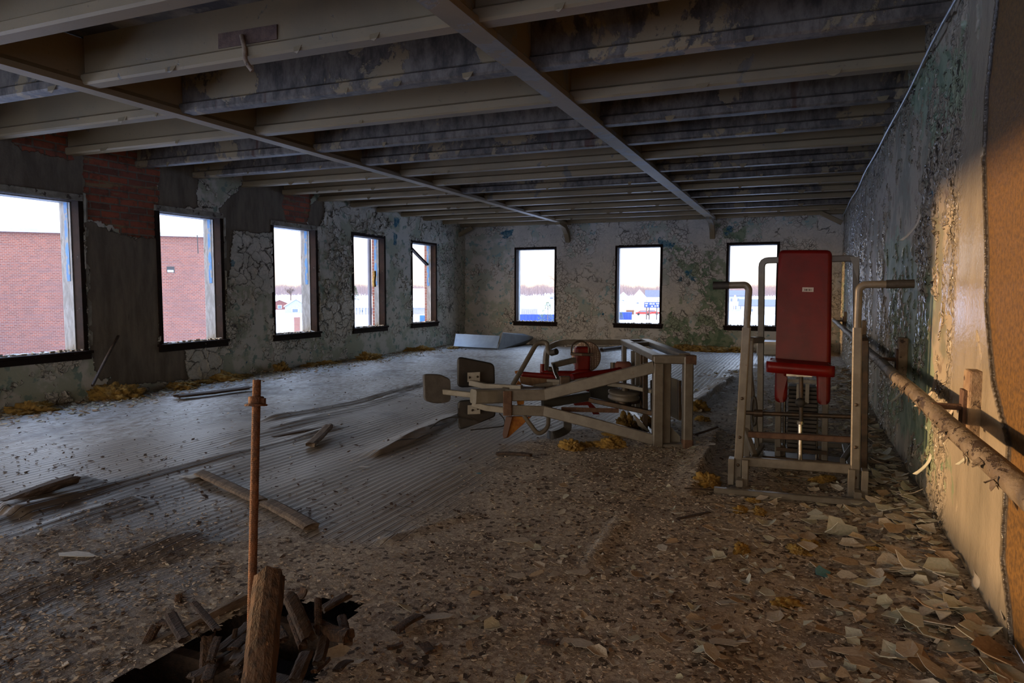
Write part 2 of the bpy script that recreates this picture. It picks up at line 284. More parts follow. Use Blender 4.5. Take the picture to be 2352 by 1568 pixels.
def floor_mat():
    n = NB('dusty_strip_floor'); v = n.tc.outputs['Object']; o = n.sep(v)
    wob = n.math('MULTIPLY', n.math('SUBTRACT', n.noise(v, .7, 2), .5), .10)
    xx = n.math('ADD', o[0], wob)
    u = n.math('DIVIDE', xx, .068); fr = n.math('FRACT', u); idx = n.math('FLOOR', u)
    gap = n.math('SUBTRACT', 1, n.ss(n.math('MINIMUM', fr, n.math('SUBTRACT', 1, fr)), .02, .10))
    wnz = n.t.nodes.new('ShaderNodeTexWhiteNoise'); wnz.noise_dimensions = '1D'; n.put(wnz.inputs['W'], idx); rv = wnz.outputs[0]
    # butt joints
    jl = n.math('FRACT', n.math('ADD', n.math('MULTIPLY', o[1], .55), n.math('MULTIPLY', rv, 7.3)))
    joint = n.math('SUBTRACT', 1, n.ss(jl, .004, .012))
    gap = n.math('MAXIMUM', gap, joint); dark_zone = n.ss(n.math('ADD', n.attr('dark_zone'), n.math('MULTIPLY', n.math('SUBTRACT', n.noise(v, 1.4, 4), .5), 1.2)), -.2, .4)
    grain = n.noise(n.map(v, (26, 1.6, 1)), 1.5, 5, .65)
    wood = n.mix(n.ss(grain, .32, .70), (.33, .29, .235), (.20, .17, .135))
    wood = n.mix(n.math('MULTIPLY', rv, .45), wood, (.17, .135, .10))
    frost_daylight = n.ss(n.math('ADD', n.attr('frost_daylight'), n.math('MULTIPLY', n.math('SUBTRACT', n.noise(v, 1.3, 5, .65), .5), 2.2)), -.25, .55)
    fine = n.noise(n.map(v, (9, 2.5, 1)), 2.2, 5, .7)
    wood = n.mix(n.math('MULTIPLY', frost_daylight, n.ss(fine, .38, .62)), wood, (.50, .52, .53))
    wood = n.mix(n.math('MULTIPLY', n.ss(n.noise(v, .9, 5, .65), .53, .66), .7), wood, (.10, .078, .06))
    wood = n.mix(n.math('MULTIPLY', dark_zone, .75), wood, n.mix(n.ss(grain, .3, .7), (.11, .085, .062), (.05, .038, .028)))
    wood = n.mix(n.math('MULTIPLY', gap, .85), wood, (.025, .018, .013))
    dust = n.math('ADD', n.math('SUBTRACT', n.math('MINIMUM', n.attr('dust'), .6), n.math('MULTIPLY', dark_zone, .55)), n.math('MULTIPLY', n.math('SUBTRACT', n.noise(v, 1.6, 6, .65), .5), 1.3))
    dk = n.ss(dust, -.10, .22)
    d1 = n.noise(v, 38, 5, .75); d2 = n.noise(v, 2.4, 4, .6)
    dcol = n.mix(n.ss(d1, .35, .66), (.24, .195, .15), (.53, .465, .38))
    dcol = n.mix(n.ss(d2, .40, .66), dcol, n.mix(n.ss(d1, .4, .7), (.18, .142, .108), (.41, .35, .275)))
    cell = n.vor(v, 34, 'F1', 1); cs = n.sep(cell)
    dcol = n.mix(n.math('MULTIPLY', dark_zone, .5), dcol, (.12, .088, .06))
    dcol = n.mix(n.ss(cs[0], .84, .87), dcol, (.50, .44, .35)); dcol = n.mix(n.ss(cs[1], .90, .92), dcol, (.06, .04, .025))
    col = n.mix(n.math('MULTIPLY', dk, .93), wood, dcol)
    ndk = n.math('SUBTRACT', 1, dk)
    cup = n.math('MULTIPLY', n.math('POWER', n.math('SUBTRACT', fr, .5), 2), .022)
    h = n.math('ADD', n.math('MULTIPLY', gap, -.005), n.math('ADD', n.math('MULTIPLY', cup, .55), n.math('MULTIPLY', rv, .0035)))
    h = n.math('MULTIPLY', h, n.math('ADD', .12, n.math('MULTIPLY', ndk, .88)))
    h = n.math('ADD', h, n.math('MULTIPLY', dk, n.math('MULTIPLY', n.math('ADD', d1, cs[2]), .010)))
    n.bump(h, 1.0, 1.0)
    ro = n.math('ADD', n.math('MULTIPLY', dk, .3), n.math('ADD', .5, n.math('MULTIPLY', frost_daylight, .05)))
    return n.fin(col, ro, 0)
M['floor'] = floor_mat()
def ext_brick():
    n = NB('weathered_red_brick'); o = n.sep(n.tc.outputs['Object']); uv = n.comb(n.math('ADD', o[0], o[1]), o[2], 0.0)
    c, f = brick_nodes(n, uv, 1, (.22, .072, .046), (.14, .050, .036), (.24, .195, .17), .22, .072, .008)
    c = n.mix(n.math('MULTIPLY', n.ss(n.noise(uv, .5, 4, .6), .4, .65), .4), c, (.14, .070, .058))
    row = n.noise(n.map(uv, (.35, 11.8, 1)), 1, 1); c = n.mix(n.math('MULTIPLY', n.ss(row, .5, .62), .4), c, (.15, .09, .085))
    return n.fin(c, .9)
M['ext_brick'] = ext_brick()
def flat(name, c, r=.7, m=0.0): c = tuple(v * .62 for v in c); return mat(name, c, tuple(x * .85 for x in c), 3, r, m, bump=.1)

# ------------------------------------------------------------------ mesh building
class MB:
    def __init__(s): s.v = []; s.f = []; s.sm = []
    def add(s, vs, fs, smooth=False):
        b = len(s.v); s.v += [tuple(map(float, p)) for p in vs]; s.f += [tuple(i + b for i in f) for f in fs]; s.sm += [smooth] * len(fs); return s
    def box(s, c, sz, ax=None):
        c = V3(c); ax = np.eye(3) if ax is None else np.array(ax)
        vs = [c + ax[0] * sz[0] / 2 * i + ax[1] * sz[1] / 2 * j + ax[2] * sz[2] / 2 * k for i in (-1, 1) for j in (-1, 1) for k in (-1, 1)]
        return s.add(vs, [(0, 1, 3, 2), (4, 6, 7, 5), (0, 4, 5, 1), (2, 3, 7, 6), (0, 2, 6, 4), (1, 5, 7, 3)])
    def box2(s, a, b):
        a = V3(a); b = V3(b); return s.box((a + b) / 2, np.abs(b - a))
    def sweep(s, pts, prof, up=(0, 0, 1), closed=False, smooth=False, cap=True):
        """sweep 2d profile [(side, up)] along pts"""
        pts = [V3(p) for p in pts]; n = len(pts); m = len(prof); rings = []; up = V3(up); side = None
        for i in range(n):
            t0 = pts[i] - pts[i - 1] if (i > 0 or closed) else None
            t1 = pts[(i + 1) % n] - pts[i] if (i < n - 1 or closed) else None
            if t0 is not None: t0 = t0 / (np.linalg.norm(t0) + 1e-12)
            if t1 is not None: t1 = t1 / (np.linalg.norm(t1) + 1e-12)
            t = t0 if t1 is None else t1 if t0 is None else t0 + t1
            t = t / (np.linalg.norm(t) + 1e-12)
            if side is None:
                sd = np.cross(t, up)
                if np.linalg.norm(sd) < .05: sd = np.cross(t, (0, 1, 0))
            else: sd = side - t * (side @ t)
            sd = sd / (np.linalg.norm(sd) + 1e-12); side = sd; uu = np.cross(sd, t)
            k = 1.0
            if t0 is not None and t1 is not None: k = min(1 / max(.3, (t0 @ t)), 2)
            bend = None
            if t0 is not None and t1 is not None:
                bd = t1 - t0; nb = np.linalg.norm(bd)
                if nb > 1e-4: bend = bd / nb
            ring = []
            for a, b in prof:
                o = sd * a + uu * b
                if bend is not None: o = o + bend * (o @ bend) * (k - 1)
                ring.append(pts[i] + o)
            rings.append(ring)
        vs = [p for r in rings for p in r]; fs = []
        for i in range(n if closed else n - 1):
            for j in range(m):
                a = i * m + j; b = i * m + (j + 1) % m; c = ((i + 1) % n) * m + (j + 1) % m; d = ((i + 1) % n) * m + j
                fs.append((a, b, c, d))
        s.add(vs, fs, smooth)
        if cap and not closed: s.add(rings[0], [tuple(range(m - 1, -1, -1))]); s.add(rings[-1], [tuple(range(m))])
        return s
    def tube(s, pts, r, seg=12, **k):
        return s.sweep(pts, [(r * math.cos(2 * math.pi * i / seg), r * math.sin(2 * math.pi * i / seg)) for i in range(seg)], smooth=True, **k)
    def beam(s, pts, w, h, up=(0, 0, 1)):
        c = min(w, h) * .12; a, b = w / 2, h / 2
        return s.sweep(pts, [(-a + c, -b), (a - c, -b), (a, -b + c), (a, b - c), (a - c, b), (-a + c, b), (-a, b - c), (-a, -b + c)], up)
    def cyl(s, a, b, r, seg=20): return s.tube([a, b], r, seg)
    def lathe(s, c, axis, prof, seg=28):
        """prof [(r, h)] along axis"""
        c = V3(c); ax = V3(axis) / np.linalg.norm(axis); t = np.cross(ax, (0, 0, 1)) if abs(ax[2]) < .9 else np.cross(ax, (1, 0, 0)); t /= np.linalg.norm(t); u = np.cross(ax, t)
        vs = [c + ax * h + (t * math.cos(2 * math.pi * i / seg) + u * math.sin(2 * math.pi * i / seg)) * r for r, h in prof for i in range(seg)]
        fs = [(k * seg + i, k * seg + (i + 1) % seg, (k + 1) * seg + (i + 1) % seg, (k + 1) * seg + i) for k in range(len(prof) - 1) for i in range(seg)]
        fs += [tuple(range(seg - 1, -1, -1)), tuple(range((len(prof) - 1) * seg, len(prof) * seg))]
        return s.add(vs, fs, True)
    def slab(s, outline, nrm, th, rnd=.3):
        """thick rounded-edge plate from a 3d outline"""
        o = [V3(p) for p in outline]; n = V3(nrm) / np.linalg.norm(nrm); c = sum(o) / len(o); m = len(o); rings = []
        for k, (sc, hh) in enumerate(((1 - rnd * .10, -.5), (1 - rnd * .025, -.42), (1, -.2), (1, .2), (1 - rnd * .025, .42), (1 - rnd * .10, .5))):
            rings.append([c + (p - c) * sc + n * th * hh for p in o])
        vs = [p for r in rings for p in r]
        fs = [(k * m + i, k * m + (i + 1) % m, (k + 1) * m + (i + 1) % m, (k + 1) * m + i) for k in range(5) for i in range(m)]
        s.add(vs, fs, True); s.add(rings[0], [tuple(range(m - 1, -1, -1))]); s.add(rings[-1], [tuple(range(m))]); return s

def rnd_poly(corners, r, seg=5):
    """round the corners of a 3d planar polygon"""
    cs = [V3(c) for c in corners]; n = len(cs); out = []
    for i in range(n):
        a, b, c = cs[i - 1], cs[i], cs[(i + 1) % n]; d0 = a - b; d1 = c - b
        rr = min(r, .45 * np.linalg.norm(d0), .45 * np.linalg.norm(d1)); p0 = b + d0 / np.linalg.norm(d0) * rr; p1 = b + d1 / np.linalg.norm(d1) * rr
        for k in range(seg + 1):
            t = k / seg; out.append((1 - t) ** 2 * p0 + 2 * t * (1 - t) * b + t * t * p1)
    return out
def smooth_path(pts, r=.06, seg=6):
    pts = [V3(p) for p in pts]; out = [pts[0]]
    for i in range(1, len(pts) - 1):
        a, b, c = pts[i - 1], pts[i], pts[i + 1]; d0 = a - b; d1 = c - b
        rr = min(r, .45 * np.linalg.norm(d0), .45 * np.linalg.norm(d1)); p0 = b + d0 / np.linalg.norm(d0) * rr; p1 = b + d1 / np.linalg.norm(d1) * rr
        for k in range(seg + 1):
            t = k / seg; out.append((1 - t) ** 2 * p0 + 2 * t * (1 - t) * b + t * t * p1)
    return out + [pts[-1]]

def wloc(o):
    l = Vector(o.location); p = o.parent
    while p: l = l + p.location; p = p.parent
    return l
def fixn(me):
    bm = bmesh.new(); bm.from_mesh(me); bmesh.ops.recalc_face_normals(bm, faces=bm.faces); bm.to_mesh(me); bm.free()
def obj(name, mb, material, parent=None, base=None, recalc=True):
    me = bpy.data.meshes.new(name)
    if parent is not None: off = np.array(wloc(parent))
    elif base is not None: off = V3(base)
    else:
        a = np.array(mb.v); off = np.array([(a[:, 0].min() + a[:, 0].max()) / 2, (a[:, 1].min() + a[:, 1].max()) / 2, a[:, 2].min()])
    me.from_pydata([tuple(np.array(p) - off) for p in mb.v], [], mb.f); me.polygons.foreach_set('use_smooth', mb.sm)
    if recalc: fixn(me)
    me.materials.append(material); o = bpy.data.objects.new(name, me); COL.objects.link(o)
    if parent is not None: o.parent = parent
    else: o.location = off
    return o
def tag(o, label=None, cat=None, group=None, kind=None):
    for k, v in (('label', label), ('category', cat), ('group', group), ('kind', kind)):
        if v: o[k] = v
    return o
def thing(name, label, cat, loc=(0, 0, 0), group=None, kind=None):
    o = bpy.data.objects.new(name, None); COL.objects.link(o); o.location = tuple(map(float, loc)); o.empty_display_size = .1
    return tag(o, label, cat, group, kind)
def bevel(o, w, seg=2):
    m = o.modifiers.new('bevel', 'BEVEL'); m.width = w; m.segments = seg; m.limit_method = 'ANGLE'; return o
def copy_tree(o, parent=None):
    c = o.copy(); COL.objects.link(c)
    if parent is not None: c.parent = parent
    for ch in o.children: copy_tree(ch, c)
    return c
ORD = ['zeroth', 'first', 'second', 'third', 'fourth', 'fifth', 'sixth', 'seventh', 'eighth', 'ninth', 'tenth', 'eleventh', 'twelfth', 'thirteenth', 'fourteenth', 'fifteenth', 'sixteenth', 'seventeenth']

def grid_mesh(name, us, vs, fn, holes, material, attrs=None, flip=False, extra=None):
    """grid over us x vs, fn(U,V)->xyz arrays; holes (u0,u1,v0,v1) or callable mask of cell centres"""
    us = np.array(us); vs = np.array(vs); U, Vv = np.meshgrid(us, vs, indexing='ij'); X, Y, Z = fn(U, Vv)
    co = np.stack([X, Y, Z], -1).reshape(-1, 3); nu, nv = len(us), len(vs)
    I, J = np.meshgrid(np.arange(nu - 1), np.arange(nv - 1), indexing='ij'); cu = (us[I] + us[I + 1]) / 2; cv = (vs[J] + vs[J + 1]) / 2
    keep = np.ones(I.shape, bool)
    for h in holes:
        keep &= ~(h(cu, cv) if callable(h) else ((cu > h[0]) & (cu < h[1]) & (cv > h[2]) & (cv < h[3])))
    a = (I * nv + J)[keep]; b = ((I + 1) * nv + J)[keep]; c = ((I + 1) * nv + J + 1)[keep]; d = (I * nv + J + 1)[keep]
    fs = np.stack([a, d, c, b] if flip else [a, b, c, d], -1)
    nv0 = len(co); ev, ef = ([], [])
    if extra: ev, ef = extra.v, extra.f
    allv = np.vstack([co, np.array(ev).reshape(-1, 3)]) if len(ev) else co
    me = bpy.data.meshes.new(name); nf = len(fs) + len(ef)
    me.vertices.add(len(allv)); me.vertices.foreach_set('co', allv.ravel())
    loops = list(fs.ravel()) ; starts = list(range(0, 4 * len(fs), 4))
    for f in ef: starts.append(len(loops)); loops += [i + nv0 for i in f]
    me.loops.add(len(loops)); me.loops.foreach_set('vertex_index', np.array(loops, dtype=np.int32))
    me.polygons.add(nf); me.polygons.foreach_set('loop_start', np.array(starts, dtype=np.int32))
    me.update(calc_edges=True); sm = np.zeros(nf, bool); sm[:len(fs)] = True; me.polygons.foreach_set('use_smooth', sm)
    for k, g in (attrs or {}).items():
        at = me.attributes.new(k, 'FLOAT', 'POINT'); vals = np.full(len(allv), -1.0 if k not in ('peel', 'tan') else 0.0, dtype=np.float32); vals[:nv0] = g(U, Vv).ravel(); at.data.foreach_set('value', vals)
    me.materials.append(material); o = bpy.data.objects.new(name, me); COL.objects.link(o); return o
def lin(cuts, step):
    out = [cuts[0]]
    for a, b in zip(cuts[:-1], cuts[1:]):
        s = step(a) if callable(step) else step
        out += list(np.linspace(a, b, max(2, int(math.ceil((b - a) / s)) + 1))[1:])
    return out

# ------------------------------------------------------------------ floor
RIDGES = []   # (x0,y0,x1,y1,width,height)
def ridge(a, b, w, h, asym=0.0):
    p, q = G(*a), G(*b); RIDGES.append((p[0], p[1], q[0], q[1], w, h, asym))
ridge((0, 1360), (440, 1232), .13, .05, 1); ridge((0, 1178), (185, 1112), .16, .07, 1); ridge((0, 1192), (750, 985), .06, .03, 1)
ridge((880, 1036), (1056, 955), .12, .06, -1); ridge((1594, 1118), (1652, 990), .10, .07, -1); ridge((1600, 930), (1682, 872), .12, .08, -1)
ridge((380, 917), (760, 860), .15, .05, 1); ridge((640, 962), (1000, 875), .14, .05, 0); ridge((560, 1010), (900, 905), .08, .035, 1)
ridge((0, 1240), (300, 1150), .12, .04, 1); ridge((880, 1240), (1070, 1180), .05, .02, 1); ridge((1350, 1290), (1420, 1190), .05, .02, 1)
def floor_z(x, y):
    x = np.asarray(x, float); y = np.asarray(y, float)
    z = (fbm(x * .55 + 9, y * .35, 3, 3) - .45) * .09
    z = z + (vnoise(x * 2.2, y * .5, 8) - .5) * .03 * np.clip((-x - 1.2) / 2, .2, 1)
    for x0, y0, x1, y1, w, h, a in RIDGES:
        ex, ey = x1 - x0, y1 - y0; L = math.hypot(ex, ey); t = ((x - x0) * ex + (y - y0) * ey) / L / L
        dx = (x - x0) * ey / L - (y - y0) * ex / L
        end = np.clip(np.minimum(t + .12, 1.12 - t) / .12, 0, 1); end = end * end * (3 - 2 * end)
        q = np.abs(dx) / w
        prof = np.clip(1 - q, 0, 1) if a == 0 else np.where(dx * a > 0, np.clip(1 - np.abs(dx) / w / 2.2, 0, 1), np.clip(1 - np.abs(dx) / .03, 0, 1))
        z = z + h * prof * end * (.6 + .8 * vnoise(y * 1.3, x * 0, 5))
    # drift of debris along the right wall
    z = z + .05 * np.clip((x - .15) / .6, 0, 1) ** 2
    return z
HOLE = [tuple(G(*p)[:2]) for p in ((150, 1640), (300, 1545), (395, 1500), (470, 1462), (560, 1412), (640, 1392), (720, 1382), (800, 1375), (828, 1392), (800, 1450), (740, 1520), (700, 1600), (640, 1660))]
DUST = [tuple(G(*p)[:2]) for p in ((-400, 1230), (0, 1190), (300, 1135), (560, 1165), (725, 1228), (900, 1222), (1050, 1140), (1160, 1020), (1300, 985), (1560, 960), (1680, 850), (1900, 790), (1930, 790))] + [(2, 16), (2, -3), (-9, -3)]
DARK_ZONE = [tuple(G(*p)[:2]) for p in ((-400, 1190), (0, 1160), (420, 1075), (520, 1110), (560, 1180), (600, 1300), (560, 1420), (420, 1568))] + [(-2.6, -3), (-9, -3)]  # left foreground, where wood and dust are toned darker brown
FROST_DAYLIGHT = [tuple(G(*p)[:2]) for p in ((-300, 960), (0, 930), (560, 865), (1040, 797), (1700, 806), (1690, 830), (1300, 850), (1000, 900), (700, 935), (300, 1010), (-300, 1120))]  # slight frost plus window light, both put into a paler floor colour
fx = lin([XL, -6, XR], lambda a: .05 if a < -6.5 else .028); fy = lin([YF, 1.0, 6.5, 10, YB], lambda a: .35 if a < 1 else (.028 if a < 6 else (.05 if a < 9 else .11)))
floor = grid_mesh('floor', fx, fy, lambda U, Vv: (U, Vv, floor_z(U, Vv)),
                  [lambda u, v: (np.hypot(u + 2.2, v - 2.2) < 1.6) & (sdf(u + .05 * (vnoise(u * 6, v * 6, 2) - .5), v + .1 * (vnoise(u * 20, v * 1.0, 4) - .5), HOLE) > 0)], M['floor'],
                  {'dust': lambda U, Vv: np.clip(sdf(U, Vv, DUST), -2, 2), 'frost_daylight': lambda U, Vv: np.clip(sdf(U, Vv, FROST_DAYLIGHT), -2, 2), 'dark_zone': lambda U, Vv: np.clip(sdf(U, Vv, DARK_ZONE), -2, .8)})
tag(floor, kind='structure')
# void under the broken floor
hb = np.array(HOLE); hx0, hy0 = hb.min(0) - .5; hx1, hy1 = hb.max(0) + .5
m = MB()
m.add([(hx0, hy0, -.42), (hx1, hy0, -.42), (hx1, hy1, -.42), (hx0, hy1, -.42), (hx0, hy0, -.03), (hx1, hy0, -.03), (hx1, hy1, -.03), (hx0, hy1, -.03)], [(0, 1, 2, 3), (0, 1, 5, 4), (1, 2, 6, 5), (2, 3, 7, 6), (3, 0, 4, 7)])
for k in range(4): m.box(((hx0 + hx1) / 2, hy0 + .25 + k * .4, -.14), ((hx1 - hx0), .05, .18))
tag(obj('floor_cavity', m, M['dark_plank'], recalc=False), 'dark void with joists under the broken floorboards', 'floor cavity', kind='structure')

# ------------------------------------------------------------------ walls
def yz(pts): return [tuple(WX(px, py, XL)[1:]) for px, py in pts]
def xz(pts): return [tuple(WY(px, py, YB)[[0, 2]]) for px, py in pts]
def rz(pts): return [tuple(WX(px, py, XR)[1:]) for px, py in pts]
L_BRICK = [yz(p) for p in ([(192, 330), (372, 330), (364, 480), (362, 545), (300, 542), (252, 520), (196, 500)], [(20, 318), (165, 300), (170, 368), (60, 345)], [(652, 440), (722, 440), (712, 480), (705, 522), (660, 512), (650, 470)])]
L_PLAST = [yz(p) for p in ([(-400, 250), (210, 250), (200, 460), (200, 505), (240, 525), (300, 545), (368, 545), (366, 800), (330, 850), (230, 872), (206, 810), (190, 455), (-400, 430)],
                           [(360, 350), (457, 350), (452, 470), (505, 480), (510, 700), (498, 790), (525, 640), (530, 560), (535, 530), (590, 535), (625, 530), (650, 505), (655, 440), (600, 400), (572, 410), (540, 440), (505, 478), (365, 478)],
                           [(540, 470), (570, 430), (655, 420), (660, 520), (620, 525), (560, 528)], [(700, 475), (740, 450), (745, 480), (735, 520), (708, 522)], [(290, 800), (420, 770), (430, 870), (240, 890)])]
L_BLUE = [yz(p) for p in ([(905, 500), (916, 500), (917, 520), (906, 522)], [(903, 535), (912, 538), (912, 562), (904, 560)], [(524, 600), (534, 600), (534, 612), (524, 612)])]
L_PEEL = [yz(p) for p in ([(800, 770), (960, 742), (1040, 760), (1040, 800), (560, 870), (520, 820)], [(880, 480), (940, 480), (945, 740), (895, 750)], [(0, 850), (200, 825), (210, 900), (0, 940)])]
def mx(polys, lim=1.0):
    return lambda U, Vv: np.clip(np.maximum.reduce([sdf(U, Vv, p) for p in polys]), -lim, lim) if polys else np.full(U.shape, -1.0)
def solid(ax, pos, inner, u0, u1, z0, z1, holes):
    """outer face and the reveals of a wall"""
    m = MB(); f = (lambda d, u, z: (d, u, z)) if ax == 'x' else (lambda d, u, z: (u, d, z))
    us = sorted({u0, u1} | {h[0] for h in holes} | {h[1] for h in holes}); zs = sorted({z0, z1} | {h[2] for h in holes} | {h[3] for h in holes})
    for a, b in zip(us[:-1], us[1:]):
        for c, d in zip(zs[:-1], zs[1:]):
            if any(h[0] <= a and b <= h[1] and h[2] <= c and d <= h[3] for h in holes): continue
            m.add([f(pos, a, c), f(pos, b, c), f(pos, b, d), f(pos, a, d)], [(0, 1, 2, 3)])
    i2 = inner + .012 * np.sign(pos - inner)
    for h in holes:
        A = [(h[0], h[2]), (h[1], h[2]), (h[1], h[3]), (h[0], h[3])]
        for k in range(4):
            p, q = A[k], A[(k + 1) % 4]; m.add([f(inner, *p), f(inner, *q), f(pos, *q), f(pos, *p)], [(0, 1, 2, 3)])
    m.add([f(inner, u0, z1), f(inner, u1, z1), f(pos, u1, z1), f(pos, u0, z1)], [(0, 1, 2, 3)])
    return m
lh = [(a, b, SILL, TOP) for a, b in LW]; rear = [(-3.6, 4.05, .60, 2.55)]
cuts = sorted([YF, 4.4, YB] + [v for h in lh + rear for v in h[:2]])
zc_ = lin([-.12, .60, SILL, 2.55, TOP, 2.75, ZT], .022)
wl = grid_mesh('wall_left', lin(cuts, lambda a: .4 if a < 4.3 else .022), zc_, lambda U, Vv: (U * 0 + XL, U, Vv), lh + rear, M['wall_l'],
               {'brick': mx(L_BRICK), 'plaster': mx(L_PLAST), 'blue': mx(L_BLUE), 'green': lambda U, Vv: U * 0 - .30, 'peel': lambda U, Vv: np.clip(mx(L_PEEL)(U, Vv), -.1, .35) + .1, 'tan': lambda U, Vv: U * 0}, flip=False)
tag(wl, kind='structure')
m = solid('x', XL - WT, XL - .006, YF, YB + WT, -.12, ZT, lh + rear); o = obj('outer_brick', m, M['ext_brick'], wl)
bh = [(a, b, BS, BT) for a, b in BW]
B_GREEN = [xz(p) for p in ([(1525, 575), (1560, 560), (1600, 590), (1668, 560), (1672, 760), (1690, 800), (1520, 800), (1530, 700), (1560, 690), (1590, 760), (1608, 700), (1580, 620)], [(1650, 520), (1720, 520), (1700, 550), (1650, 560)])]
B_BLUE = [xz(p) for p in ([(1572, 620), (1588, 620), (1588, 632), (1576, 632)], [(1556, 634), (1566, 634), (1568, 646), (1556, 644)], [(1584, 636), (1598, 636), (1596, 644), (1586, 642)], [(1150, 530), (1180, 528), (1175, 545), (1155, 545)], [(1670, 520), (1684, 520), (1680, 536), (1668, 540)], [(1512, 545), (1550, 560), (1545, 570), (1520, 566)])]
B_PEEL = [xz(p) for p in ([(1520, 760), (1940, 760), (1940, 810), (1520, 800)], [(1060, 540), (1180, 545), (1170, 800), (1060, 800)])]
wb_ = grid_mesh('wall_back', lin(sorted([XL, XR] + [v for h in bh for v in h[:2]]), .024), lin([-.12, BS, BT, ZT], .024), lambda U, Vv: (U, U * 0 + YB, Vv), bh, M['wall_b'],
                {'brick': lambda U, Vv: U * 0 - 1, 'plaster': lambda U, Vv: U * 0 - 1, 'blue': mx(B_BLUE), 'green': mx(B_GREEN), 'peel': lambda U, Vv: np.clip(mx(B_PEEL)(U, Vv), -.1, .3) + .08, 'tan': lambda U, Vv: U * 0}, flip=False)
tag(wb_, kind='structure')
# flip=False gives normals pointing -y for (u=x, v=z)
m = solid('y', YB + WT, YB + .006, XL - WT, XR + WT, -.12, ZT, bh); obj('outer_brick', m, M['ext_brick'], wb_)
R_TAN = rz([(2294, -300), (2294, 0), (2270, 204), (2263, 367), (2270, 612), (2268, 700), (2285, 877), (2321, 1019), (2312, 1150), (2306, 1291), (2322, 1409), (2330, 1560)])
tanpoly = [(-8, 5), R_TAN[0]] + R_TAN + [(-8, R_TAN[-1][1])]
R_GREEN = [rz(p) for p in ([(2030, 560), (2065, 520), (2140, 640), (2150, 900), (2110, 940), (2060, 900)], [(1935, 600), (1965, 620), (1965, 800), (1935, 760)], [(2000, 900), (2100, 880), (2190, 1080), (2200, 1180), (2050, 960)], [(2060, 190), (2240, 60), (2240, 300), (2140, 330)])]
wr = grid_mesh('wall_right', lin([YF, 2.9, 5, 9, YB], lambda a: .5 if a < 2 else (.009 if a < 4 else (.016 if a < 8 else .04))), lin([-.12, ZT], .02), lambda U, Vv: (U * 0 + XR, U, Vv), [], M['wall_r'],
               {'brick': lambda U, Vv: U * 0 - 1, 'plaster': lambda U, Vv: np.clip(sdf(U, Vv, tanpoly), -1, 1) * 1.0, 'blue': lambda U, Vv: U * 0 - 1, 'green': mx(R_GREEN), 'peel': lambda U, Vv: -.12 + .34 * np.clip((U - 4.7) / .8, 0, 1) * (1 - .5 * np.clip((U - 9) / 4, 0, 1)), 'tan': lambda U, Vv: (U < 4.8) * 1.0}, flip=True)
tag(wr, kind='structure')
m = MB(); m.box2((XR + .03, YF, -.12), (XR + WT, YB, ZT)); obj('wall_core', m, M['wall_f'], wr)
m = MB()
fo = [(-8.2, -5.6), (-4.8, -2.2), (-1.4, .3)]; cu_ = XL - WT  # unseen openings added to let warm sky light fill the room
for a, b in fo + [(XR + WT, None)]:
    m.box2((cu_, YF - .3, -.12), (a, YF, ZT))
    if b is not None: m.box2((a, YF - .3, -.12), (b, YF, .6)); m.box2((a, YF - .3, 2.75), (b, YF, ZT)); cu_ = b
tag(obj('wall_front', m, M['wall_f']), kind='structure')
m = MB(); m.box2((XL - WT, YF - .3, ZT), (XR + WT, YB + WT, ZT + .25)); tag(obj('ceiling', m, M['ceiling']), kind='structure')

